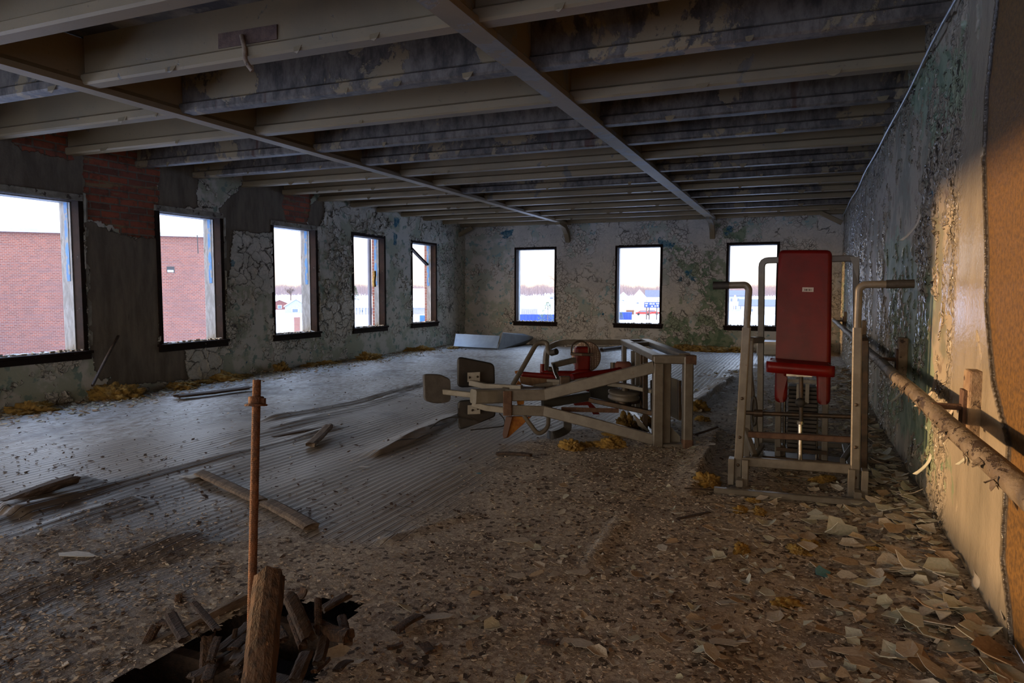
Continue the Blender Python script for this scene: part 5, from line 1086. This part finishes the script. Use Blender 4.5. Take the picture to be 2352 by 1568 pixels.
flake_at(838, 1074, .06, 'chip_white', 1, .2, 'small white chip on the bare boards', sz=.5); flake_at(1300, 1068, .05, 'chip_white', 4, .2, 'white chip in front of the insulation', sz=.5); flake_at(1100, 1090, .03, 'chip_cream', 1, .2, 'small blue chip on the bare boards', mt='chip_blue')
# curled sheets still hanging on the right wall
HANG = [((2150, 905), .10, 'curled sheet of paint hanging below the pipe, middle'), ((2142, 1065), .09, 'curled paint tongue low on the wall past the bracket'), ((2248, 1365), .13, 'big paint sheet bending off the foot of the wall'), ((2232, 1050), .05, 'short paint tongue under the pipe by the near bracket'), ((2195, 950), .06, 'narrow paint tongue near the pipe bracket'), ((2075, 905), .08, 'small curl of paint under the far pipe bracket'), ((2115, 520), .12, 'brown torn patch of paint high on the right wall'), ((2046, 820), .08, 'paint curl beside the second bracket')]
for i, ((px, py), s, lab) in enumerate(HANG):
    w = WX(px, py, XR); m = MB(); r2 = random.Random(i)
    rows = 7; wd = s * .55; R0 = []
    for k in range(rows):
        t = k / (rows - 1); ww = wd * (1 - t * .7) ; off = .004 + s * (.9 * t * t)
        R0 += [(XR - .006 - off, w[1] - ww * (1 + r2.uniform(-.15, .15)), w[2] + s * (.8 - 1.7 * t)), (XR - .012 - off * 1.2, w[1], w[2] + s * (.8 - 1.7 * t)), (XR - .006 - off, w[1] + ww, w[2] + s * (.8 - 1.7 * t))]
    m.add(R0, [(k * 3 + j, k * 3 + j + 1, k * 3 + j + 4, k * 3 + j + 3) for k in range(rows - 1) for j in range(2)], True)
    o = obj('hanging_paint', m, M['chip_green'] if i % 2 else M['chip_cream']); md = o.modifiers.new('thick', 'SOLIDIFY'); md.thickness = .003; tag(o, lab, 'peeling paint')

# crumbled plaster all over: uncountable
def crumbs(name, label, n, area, smin, smax, mt, seed, dens=None):
    rs = np.random.RandomState(seed); x = area[0] + rs.rand(n) * (area[1] - area[0]); y = area[2] + (area[3] - area[2]) * rs.rand(n) ** 1.35
    keep = dens(x, y) > rs.rand(n); x, y = x[keep], y[keep]; ins = sdf(x, y, HOLE) < .0; x, y = x[ins], y[ins]; n = len(x)
    z = floor_z(x, y); s = smin + (smax - smin) * rs.rand(n) ** 3; a = rs.rand(n) * 6.28
    K = 4; ang = np.arange(K) * 2 * np.pi / K; rr = .45 + .7 * rs.rand(n, K); el = .3 + .6 * rs.rand(n)
    lx = np.cos(ang)[None] * rr * s[:, None]; ly = np.sin(ang)[None] * rr * s[:, None] * el[:, None]; tl = (rs.rand(n, 2) - .5) * .7
    wx = lx * np.cos(a)[:, None] - ly * np.sin(a)[:, None] + x[:, None]; wy = lx * np.sin(a)[:, None] + ly * np.cos(a)[:, None] + y[:, None]
    zz = z[:, None] + s[:, None] * .3 + lx * tl[:, :1] + ly * tl[:, 1:] + .002
    topv = np.stack([wx, wy, zz + .07 * s[:, None]], -1); botv = np.stack([wx + .1 * lx, wy + .1 * ly, zz - .12 * s[:, None]], -1)
    co = np.concatenate([topv, botv], 1).reshape(-1, 3)
    base = (np.arange(n) * 2 * K)[:, None]; loops = []; starts = []; fl = []
    top_ = base + np.arange(K)[None]; sides = [np.stack([base[:, 0] + i, base[:, 0] + K + i, base[:, 0] + K + (i + 1) % K, base[:, 0] + (i + 1) % K], 1) for i in range(K)]
    lo = np.concatenate([top_.ravel()] + [q.ravel() for q in sides]); st = np.concatenate([np.arange(n) * K, n * K + np.arange(n * K) * 4])
    me = bpy.data.meshes.new(name); me.vertices.add(len(co)); me.vertices.foreach_set('co', co.ravel()); me.loops.add(len(lo)); me.loops.foreach_set('vertex_index', lo.astype(np.int32)); me.polygons.add(len(st)); me.polygons.foreach_set('loop_start', st.astype(np.int32)); me.update(calc_edges=True); me.shade_flat()
    me.materials.append(M[mt]); o = bpy.data.objects.new(name, me); COL.objects.link(o); return tag(o, label, 'rubble', None, 'stuff')
dz = lambda x, y: np.clip(.12 + sdf(x, y, DUST) * .9 + .8 * (fbm(x * 1.5, y * 1.1, 31, 4) - .5), .03, 1)
crumbs('plaster_rubble', 'fine tan crumbled plaster strewn over the foreground floor', 90000, (-6.0, XR - .02, 1.5, 9.0), .003, .015, 'rubble', 1, dz)
crumbs('pale_plaster_rubble', 'pale plaster crumbs strewn over the floor', 11000, (-6.5, XR - .02, 1.5, 11.0), .003, .020, 'chip_cream', 2, dz)
crumbs('dark_wood_rubble', 'dark crumbs of rotted wood and dirt on the floor', 22000, (-8.0, XR - .02, 1.5, 11.0), .004, .024, 'rot_wood', 3, lambda x, y: np.clip(dz(x, y) * .6 + .1 + .5 * (x < -2.5) * (y < 4.5), 0, 1))
nw = lambda x, y: np.clip(1.05 - (x - XL) / 1.3, 0, 1) * (.3 + fbm(x * 2, y * 2, 5, 3))
crumbs('wall_foot_rubble', 'fallen paint crumbs along the foot of the left wall', 9000, (XL + .02, XL + 1.5, 4.0, YB), .01, .05, 'chip_green', 4, nw)
crumbs('wall_foot_litter', 'brown plaster crumbs along the foot of the left wall', 6000, (XL + .02, XL + 1.5, 4.0, YB), .01, .05, 'chip_brown', 5, nw)
nb2 = lambda x, y: np.clip(1.05 - (YB - y) / .8, 0, 1)
crumbs('back_wall_rubble', 'fallen paint crumbs along the foot of the back wall', 3000, (XL, XR, YB - 1.0, YB), .01, .05, 'chip_cream', 6, nb2)

# ------------------------------------------------------------------ outside
GZ = -5.5
m = MB(); m.add([(-700, -250, GZ), (700, -250, GZ), (700, 1200, GZ), (-700, 1200, GZ)], [(0, 1, 2, 3)]); tag(obj('snowfield', m, M['snow'], recalc=False), kind='structure', label='snow-covered ground outside the windows')
# brick building on the left, outside
nrm = np.array([.7071, -.7071, 0]); along = np.array([.7071, .7071, 0])
pc = P(300, 620, 31.5); tz = P(300, 540, 31.5)[2]; bb = thing('brick_building', 'long red brick building seen through the two nearest left windows', 'building', (pc[0], pc[1], GZ))
m = MB(); c = pc - along * 4.3 - nrm * 6; c[2] = (GZ + tz) / 2; m.box(c, (18.4, 12, tz - GZ), [along, nrm, np.array([0, 0, 1])])
o = obj('wall', m, M['ext_brick'], bb)
m = MB(); c2 = c.copy(); c2[2] = tz + .07; m.box(c2, (18.7, 12.3, .16), [along, nrm, np.array([0, 0, 1])]); obj('coping', m, flatc('pale_coping', (.55, .56, .60)), bb)
# the wing, an unseen block added to shade the left windows from the low sun
m = MB(); e1_ = np.array([.987, .16, 0]); e2_ = np.array([-.16, .987, 0]); sc_ = e2_ * 11.1 - e1_ * 27; sc_[2] = (GZ + 4.2) / 2; m.box(sc_, (8, 9.4, 4.2 - GZ), [e1_, e2_, np.array([0, 0, 1])]); obj('sun_blocker', m, M['ext_brick'], bb)
lp = P(392, 619, 31.2); m = MB(); m.box(lp, (.30, .25, .27), [along, nrm, np.array([0, 0, 1])]); lmp = obj('wall_lamp', m, flatc('dark_lamp_housing', (.05, .05, .05)), bb); m = MB(); m.box(lp + nrm * .02 + V3((0, 0, -.07)), (.24, .25, .10), [along, nrm, np.array([0, 0, 1])]); obj('lens', m, flatc('lamp_lens', (.8, .9, .9)), lmp)
m = MB(); m.tube([P(453, 540, 31.1), P(455, 582, 31.1)], .02, 6); obj('cable', m, flatc('dark_lamp_housing', (.05, .05, .05)), bb)
# downpipe outside the fourth window
u = WX(849, 640, XL - WT - .12); m = MB(); m.tube([(u[0], u[1], -2), (u[0], u[1], 3.6)], .045, 12); tag(obj('downpipe', m, flatc('blue_grey_pipe', (.22, .25, .33))), 'blue-grey downpipe outside the fourth left window', 'downpipe')
b0, b1 = WX(944, 570, XL - .1), WX(981, 608, XL - .25); m = MB(); m.beam([b0, b1], .05, .09, (1, 0, 0)); tag(obj('diagonal_board', m, M['brown_wood']), 'broken wooden bar slanting across the fifth left window', 'board')
insw = MB(); q = [WX(860 + .6 * math.sin(k), 622 + k * 5.2, XL - .17) for k in range(8)]; insw.sweep(q, [(-.03, -.02), (.03, -.03), (.035, .02), (-.02, .03)], (1, 0, 0)); tag(obj('foam_scrap', insw, M['insul']), 'yellow foam strip stuck in the fourth left window frame', 'foam scrap')
def GO(px, py): return G(px, py, GZ)
def basis(px): r = ray(px, 670).copy(); r[2] = 0; r /= np.linalg.norm(r); return np.array([r[1], -r[0], 0]), r
def house(px0, px1, pyb, pyt, pyr, wallc, roofc, label, gable=True, deep=1.2, wins=(), door=None, name='house', yaw=0.0):
    pxm = (px0 + px1) / 2; g = GO(pxm, pyb); d = (g - CAM) @ FW; k = d / FPX; rt, fw = basis(pxm); z = np.array([0, 0, 1.])
    if yaw: c_, s_ = math.cos(yaw), math.sin(yaw); rt, fw = rt * c_ + fw * s_, fw * c_ - rt * s_
    w = (px1 - px0) * k; h = (pyb - pyt) * k; hr = (pyt - pyr) * k; L = w * deep; c = g + fw * L / 2
    root = thing(name, label, 'house', g)
    m = MB(); m.box(c + z * (h / 2), (w, L, h), [rt, fw, z])
    if gable and hr > 0: 
        a = c - fw * L / 2 + z * h; b = c + fw * L / 2 + z * h
        m.add([a - rt * w / 2, a + rt * w / 2, a + z * hr, b - rt * w / 2, b + rt * w / 2, b + z * hr], [(0, 1, 2), (3, 5, 4)])
    obj('wall', m, wallc, root)
    m = MB(); e = w * .06; th = .25
    if hr > 0:
        if gable: 
            for s in (-1, 1):
                p0 = c + z * (h + hr + .1); p1 = c + rt * s * (w / 2 + e) + z * (h - hr * e / (w / 2) + .1)
                vs = [p0 - fw * (L / 2 + e), p0 + fw * (L / 2 + e), p1 + fw * (L / 2 + e), p1 - fw * (L / 2 + e)]; m.add(vs + [v + z * th for v in vs], [(0, 1, 2, 3), (4, 5, 6, 7), (0, 1, 5, 4), (1, 2, 6, 5), (2, 3, 7, 6), (3, 0, 4, 7)])
        else:
            for s in (-1, 1):
                p0 = c + z * (h + hr + .1); p1 = c + fw * s * (L / 2 + e) + z * (h + .0)
                vs = [p0 - rt * (w / 2 + e), p0 + rt * (w / 2 + e), p1 + rt * (w / 2 + e), p1 - rt * (w / 2 + e)]; m.add(vs + [v + z * th for v in vs], [(0, 1, 2, 3), (4, 5, 6, 7), (0, 1, 5, 4), (1, 2, 6, 5), (2, 3, 7, 6), (3, 0, 4, 7)])
    else: m.box(c + z * (h + .15), (w + e, L + e, .4), [rt, fw, z])
    obj('roof', m, roofc, root)
    for (x, y, ww, wh) in wins:          # fractions of width and height
        p = c - fw * (L / 2 + .04) + rt * (x - .5) * w + z * y * h; m = MB(); m.box(p, (ww * w, .08, wh * h), [rt, fw, z]); fr = obj('window', m, flatc('white_trim', (.75, .77, .80)), root)
        m = MB(); m.box(p - fw * .05, (ww * w * .8, .04, wh * h * .82), [rt, fw, z]); obj('pane', m, flatc('dark_pane', (.18, .24, .30), .2), fr)
    if door: 
        x, ww, wh = door; p = c - fw * (L / 2 + .04) + rt * (x - .5) * w + z * wh * h / 2; m = MB(); m.box(p, (ww * w, .08, wh * h), [rt, fw, z]); obj('door', m, flatc('pale_door', (.6, .58, .55)), root)
    return root
sn, redb = M['snow'], flatc('red_brown_siding', (.22, .08, .07)); tan = flatc('warm_tan_siding', (.75, .58, .42)); gry = flatc('blue_grey_siding', (.42, .50, .56)); wht = flatc('white_siding', (.62, .66, .70)); drk = flatc('charcoal_shingles', (.16, .18, .24)); warm = flatc('sun_tinted_roof_snow', (.85, .72, .62))  # warm: roof snow with orange sunlight put into its colour
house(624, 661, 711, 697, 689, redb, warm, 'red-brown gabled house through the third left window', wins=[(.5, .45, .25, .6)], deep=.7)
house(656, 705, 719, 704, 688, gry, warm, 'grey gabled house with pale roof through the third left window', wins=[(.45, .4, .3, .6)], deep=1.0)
house(626, 650, 698, 693, 687, wht, sn, 'small snowy-roofed house far off through the third left window', gable=False)
for i, px in enumerate((612, 634, 655, 678, 700, 722)):
    p = GO(px, 757); m = MB(); m.tube([p, p + V3((0, 0, 2.2))], .04, 6); tag(obj('fence_post', m, flatc('fence_grey', (.3, .3, .32))), 'fence post in the snow below the third left window', 'fence post', 'fence posts by the snowfield')
m = MB(); a, b = GO(600, 757), GO(735, 757)
for zz in (.9, 2.1): m.tube([a + V3((0, 0, zz)), b + V3((0, 0, zz))], .03, 6)
tag(obj('fence_rail', m, flatc('fence_grey', (.3, .3, .32))), 'wire fence rails crossing the snow below the third left window', 'fence')
a = GO(683, 772); m = MB(); rt, fw = basis(683); k = ((a - CAM) @ FW) / FPX; m.box(a + V3((0, 0, 44 * k / 2)), (14 * k, 14 * k, 44 * k), [rt, fw, np.array([0, 0, 1])]); tag(obj('brick_pier', m, M['ext_brick']), 'low brick pier outside the third left window', 'pier')
house(790, 1000, 722, 706, 694, flatc('pale_grey_panel', (.45, .47, .50)), sn, 'long low building with snowy roof beyond the fourth and fifth windows', gable=False, deep=.5, wins=[(.2, .5, .04, .5), (.35, .5, .04, .5)], name='low_building')
for i, px in enumerate((816, 823, 830, 837, 844)):
    p = GO(px, 738); m = MB(); m.tube([p, p + V3((0, 0, 3.4))], .09, 6); tag(obj('railing_post', m, flatc('white_trim', (.75, .77, .80))), 'white post of the covered walk below the fourth left window', 'post', 'white posts below the fourth window')
m = MB(); a, b = GO(812, 738), GO(850, 738); m.beam([a + V3((0, 0, 3.5)), b + V3((0, 0, 3.5))], .3, .3); tag(obj('walkway_rail', m, flatc('white_trim', (.75, .77, .80))), 'white beam of the covered walk below the fourth left window', 'beam')
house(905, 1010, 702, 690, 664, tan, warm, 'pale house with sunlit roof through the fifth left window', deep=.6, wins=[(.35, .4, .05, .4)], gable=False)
def cbox(name, label, cat, px0, px1, pyb, pyt, mt, deep=.6):
    g = GO((px0 + px1) / 2, pyb); k = ((g - CAM) @ FW) / FPX; rt, fw = basis((px0 + px1) / 2); w = (px1 - px0) * k; h = (pyb - pyt) * k
    root = thing(name, label, cat, g); m = MB(); m.box(g + V3((0, 0, h / 2)) + fw * w * deep / 2, (w, w * deep, h), [rt, fw, np.array([0, 0, 1.])]); obj('body', m, mt, root)
    m = MB(); n_ = 9
    for i in range(n_): m.box(g + V3((0, 0, h / 2)) - fw * .05 + rt * w * ((i + .5) / n_ - .5), (w / n_ * .4, .12, h * .9), [rt, fw, np.array([0, 0, 1.])])
    obj('ribs', m, mt, root); return root
blu = flatc('strong_blue_paint', (.02, .07, .42))
cbox('blue_container', 'blue container outside the fifth left window', 'container', 964, 990, 745, 724, flatc('light_blue_paint', (.05, .20, .60)))
cbox('blue_fence', 'blue fence panel through the back left window', 'fence', 1150, 1300, 742, 722, blu, .05)
cbox('blue_container', 'blue container through the middle back window', 'container', 1400, 1451, 734, 717, blu)
cbox('concrete_store', 'low grey block building behind the blue fence', 'building', 1196, 1236, 722, 709, flatc('grey_block', (.38, .38, .40)), .5)
house(1252, 1282, 689, 680, 674, wht, sn, 'white far house at the right of the back left window', gable=False, wins=[(.5, .5, .3, .4)])
for i, (px, t, b) in enumerate(((1199, 653, 685), (1230, 676, 691), (1271, 660, 693))):
    g = GO(px, b); k = ((g - CAM) @ FW) / FPX; m = MB(); m.tube([g, g + V3((0, 0, (b - t) * k))], .16, 8); hh_ = (b - t) * k; rt, fw = basis(px); m.beam([g + V3((0, 0, hh_ * .93)) - rt * 1.2, g + V3((0, 0, hh_ * .93)) + rt * 1.2], .15, .15)
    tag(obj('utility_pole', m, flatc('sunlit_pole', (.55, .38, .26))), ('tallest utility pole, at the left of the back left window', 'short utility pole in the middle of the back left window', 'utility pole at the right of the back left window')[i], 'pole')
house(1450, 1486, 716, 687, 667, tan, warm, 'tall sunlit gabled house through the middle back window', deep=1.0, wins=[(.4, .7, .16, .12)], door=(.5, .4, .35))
house(1484, 1530, 707, 690, 668, wht, drk, 'dark-roofed house with snow patches through the middle back window', gable=False, deep=.6, wins=[(.3, .4, .1, .4), (.6, .4, .1, .4)])
house(1420, 1443, 700, 683, 672, gry, sn, 'small blue-grey house at the left of the middle back window', wins=[(.45, .5, .3, .4)])
house(1405, 1452, 717, 705, 693, tan, sn, 'near tan house behind the blue container', deep=.6)
house(1660, 1716, 715, 680, 669, gry, drk, 'blue-grey two-storey house through the right back window', gable=False, deep=.6, wins=[(.35, .75, .1, .25), (.62, .75, .1, .25), (.5, .25, .14, .3), (.75, .25, .14, .3)])
house(1704, 1800, 722, 703, 690, wht, drk, 'long low dark-roofed house through the right back window', gable=False, deep=.5, wins=[(.25, .5, .06, .4)])
house(1740, 1800, 692, 687, 682, wht, sn, 'distant snowy-roofed house behind the right back window', gable=False)
# red car and brown shed in the middle window
def car(px, py, label):
    g = GO(px, py); rt, fw = basis(px); z = np.array([0, 0, 1.]); root = thing('car', label, 'car', g)
    prof = [(-2.2, .35), (-2.2, .85), (-1.5, .95), (-.9, 1.4), (.7, 1.4), (1.3, .95), (2.2, .85), (2.2, .35)]
    m = MB(); vs = [g + rt * a + z * b - fw * .8 for a, b in prof] + [g + rt * a + z * b + fw * .8 for a, b in prof]; n = len(prof); m.add(vs, [tuple(range(n)), tuple(range(2 * n - 1, n - 1, -1))] + [(i, (i + 1) % n, n + (i + 1) % n, n + i) for i in range(n)]); obj('body', m, flatc('car_red', (.45, .03, .02), .3), root)
    m = MB(); m.slab([g + rt * a + z * b - fw * .82 for a, b in ((-1.2, .98), (-.8, 1.32), (.6, 1.32), (1.0, .98))], fw, .04, .1); obj('side_window', m, flatc('dark_pane', (.18, .24, .30), .2), root)
    for a in (-1.4, 1.4): m = MB(); m.lathe(g + rt * a + z * .35 - fw * .75, fw, [(.35, -.1), (.35, .1)], 16); obj('wheel', m, flatc('tyre', (.02, .02, .02)), root)
car(1478, 724, 'red car parked outside the middle back window, left one'); car(1497, 723, 'red car parked outside the middle back window, right one')
cbox('brown_shed', 'small brown shed behind the blue container', 'shed', 1438, 1456, 722, 712, flatc('shed_brown', (.25, .12, .07)))
# scoreboard
g = GO(1497, 734); k = ((g - CAM) @ FW) / FPX; rt, fw = basis(1497); z = np.array([0, 0, 1.]); sb = thing('scoreboard', 'blue and white sports scoreboard on posts through the middle back window', 'scoreboard', g)
for px in (1485, 1491, 1508): m = MB(); q = g + rt * (px - 1497) * k; m.beam([q, q + z * 42 * k], .25, .25); obj('post', m, flatc('post_brown', (.12, .08, .07)), sb)
m = MB(); m.box(g + z * 34 * k - fw * .2, (35 * k, .3, 12 * k), [rt, fw, z]); pn_ = obj('score_panel', m, blu, sb)
m = MB(); m.box(g + z * 46 * k - fw * .2, (34 * k, .3, 11 * k), [rt, fw, z]); hd = obj('header_panel', m, flatc('white_trim', (.75, .77, .80)), sb)
m = MB()
for a, b, w_, h_ in ((-12.5, 37, 7, 2.4), (12.5, 37, 7, 2.4), (-12.5, 32, 4, 3), (0, 31, 4, 2.4), (-4, 36.5, 3.2, 3.6), (0, 36.5, 2, 3.6), (4, 36.5, 3.2, 3.6), (12.5, 32, 4, 3), (7, 31.5, 3, 3)):
    (m if abs(a) > 10 or b < 32 else m).box(g + rt * a * k + z * b * k - fw * .38, (w_ * k, .05, h_ * k), [rt, fw, z])
obj('score_digits', m, flatc('white_trim', (.75, .77, .80)), pn_)
m = MB()
for a in (-13, 12.5): m.lathe(g + rt * a * k + z * 44 * k - fw * .4, fw, [(2.2 * k, -.03), (2.2 * k, .03)], 16)
obj('emblem', m, flatc('emblem_grey', (.35, .40, .45)), hd)
# sunlit sign pole, right window
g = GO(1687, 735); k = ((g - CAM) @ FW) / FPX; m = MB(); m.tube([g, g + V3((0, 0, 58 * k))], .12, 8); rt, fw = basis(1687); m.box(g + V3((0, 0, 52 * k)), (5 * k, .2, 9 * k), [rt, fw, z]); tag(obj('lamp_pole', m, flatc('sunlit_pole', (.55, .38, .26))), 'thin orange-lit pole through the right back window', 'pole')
for i, px in enumerate((1676, 1703, 1730, 1758, 1786)):
    p = GO(px, 748); m = MB(); m.tube([p, p + V3((0, 0, 1.8))], .05, 6); tag(obj('fence_post', m, flatc('fence_grey', (.3, .3, .32))), 'fence post in the snow below the right back window', 'fence post', 'fence posts below the right back window')
# ---- trees
def branch(m, p, d, L, r, depth, rnd, spread=.55, droop=0.0):
    n = 3; pts = [p]; q = p.copy(); dd = d.copy()
    for i in range(n):
        dd = dd + np.array([rnd.gauss(0, .12), rnd.gauss(0, .12), rnd.gauss(0, .08) - droop]); dd /= np.linalg.norm(dd); q = q + dd * L / n; pts.append(q.copy())
    m.sweep(pts, [(r * math.cos(a), r * math.sin(a)) for a in (0, 2.09, 4.19)], cap=False)
    if depth <= 0: return
    for k in range(rnd.randint(3, 4)):
        t = rnd.randint(1, n); nd = dd + np.array([rnd.gauss(0, spread), rnd.gauss(0, spread), rnd.gauss(.08, spread * .6)]); nd /= np.linalg.norm(nd)
        branch(m, pts[t], nd, L * rnd.uniform(.55, .75), r * .58, depth - 1, rnd, spread, droop)
bark = flatc('bare_bark', (.16, .10, .075))
def bare_tree(px, pyb, h_px, label, depth=4, seed=1, r=.1):
    g = GO(px, pyb); k = ((g - CAM) @ FW) / FPX; h = h_px * k; rnd = random.Random(seed); root = thing('bare_tree', label, 'tree', g)
    m = MB(); m.tube([g, g + V3((0, 0, h * .35))], r, 10); obj('trunk', m, bark, root)
    m = MB()
    for i in range(4): branch(m, g + V3((0, 0, h * (.3 + .02 * i))), np.array([rnd.gauss(0, .45), rnd.gauss(0, .45), 1.]), h * .30, r * .55, depth, rnd)
    obj('branches', m, bark, root)
bare_tree(1345, 830, 290, 'bare winter tree whose twigs reach into the back left window', 5, 4, .14)
bare_tree(1800, 745, 60, 'small bare tree at the right of the right back window', 4, 8, .08)
bare_tree(668, 690, 34, 'bare tree standing above the houses of the third left window', 4, 9, .4)
def evergreen(px, pyb, h_px, w_px, label, seed, c=(.07, .12, .04)):
    g = GO(px, pyb); k = ((g - CAM) @ FW) / FPX; h = h_px * k; w = w_px * k / 2; rnd = random.Random(seed); root = thing('evergreen_tree', label, 'tree', g)
    m = MB(); m.tube([g, g + V3((0, 0, h * .9))], h * .015, 8); obj('trunk', m, bark, root); m = MB()
    for i in range(900):
        t = rnd.random(); a = rnd.random() * 6.28; rr = w * (1 - t) ** .7 * rnd.uniform(.3, 1); p = g + V3((math.cos(a) * rr, math.sin(a) * rr, h * (.1 + .9 * t))); l = h * .05
        q = p + V3((math.cos(a) * l, math.sin(a) * l, l * rnd.uniform(-.2, .6))); s_ = V3((-math.sin(a), math.cos(a), 0)) * l * .25; m.add([p - s_, p + s_, q, p + V3((0, 0, l * .3))], [(0, 1, 2), (0, 2, 3), (1, 3, 2)])
    obj('foliage', m, flatc('needles_%d' % seed, c), root)
evergreen(1258, 744, 50, 55, 'green evergreen in front of the blue fence, back left window', 1, (.12, .20, .05)); evergreen(816, 705, 48, 26, 'round green tree in the fourth left window', 2, (.14, .15, .08)); evergreen(1737, 686, 18, 12, 'dark conifer through the right back window', 3); evergreen(1426, 735, 18, 16, 'small green shrub by the blue container, middle window', 4, (.12, .2, .07))
m = MB(); rnd = random.Random(12)
for i in range(17000):
    px = rnd.uniform(560, 1860); dd = rnd.uniform(480, 560); hz = 672 - (px - 1176) * .0024; fz = 6 * vnoise(px * .02, 0, 3) + 9 * vnoise(px * .06, 0, 4) + 5
    base = P(px, hz, dd); base[2] = GZ; rt, fw = basis(px); zt = 1.5 + (fz * rnd.uniform(.3, 1.0) + 1) * dd / FPX; z0 = GZ + (zt - GZ) * rnd.uniform(.25, .75)
    le = rnd.gauss(0, 1.4); w_ = rnd.uniform(.07, .20); p0 = base.copy(); p0[2] = z0; p1 = base + rt * le; p1[2] = zt
    m.add([p0 - rt * w_, p0 + rt * w_, p0 + fw * w_, p1], [(0, 1, 3), (1, 2, 3), (2, 0, 3)])
tag(obj('far_woodland', m, flatc('winter_twigs', (.34, .25, .23)), recalc=False), 'band of bare winter woodland along the horizon', 'woodland', None, 'stuff')

# ------------------------------------------------------------------ portals at the openings (sampling only)
def portal(c, sx_, sy_, rot):
    l = bpy.data.lights.new('window_portal', 'AREA'); l.shape = 'RECTANGLE'; l.size = sx_; l.size_y = sy_; l.cycles.is_portal = True
    o = bpy.data.objects.new('window_portal', l); COL.objects.link(o); o.location = c; o.rotation_euler = rot
for a, b, c, d in lh + rear: portal((XL - WT - .02, (a + b) / 2, (c + d) / 2), d - c, b - a, (0, -math.pi / 2, 0))
for a, b, c, d in bh: portal(((a + b) / 2, YB + WT + .02, (c + d) / 2), b - a, d - c, (-math.pi / 2, 0, 0))
for a, b in fo: portal(((a + b) / 2, YF - .32, 1.68), b - a, 2.15, (math.pi / 2, 0, 0))
bpy.context.view_layer.update()
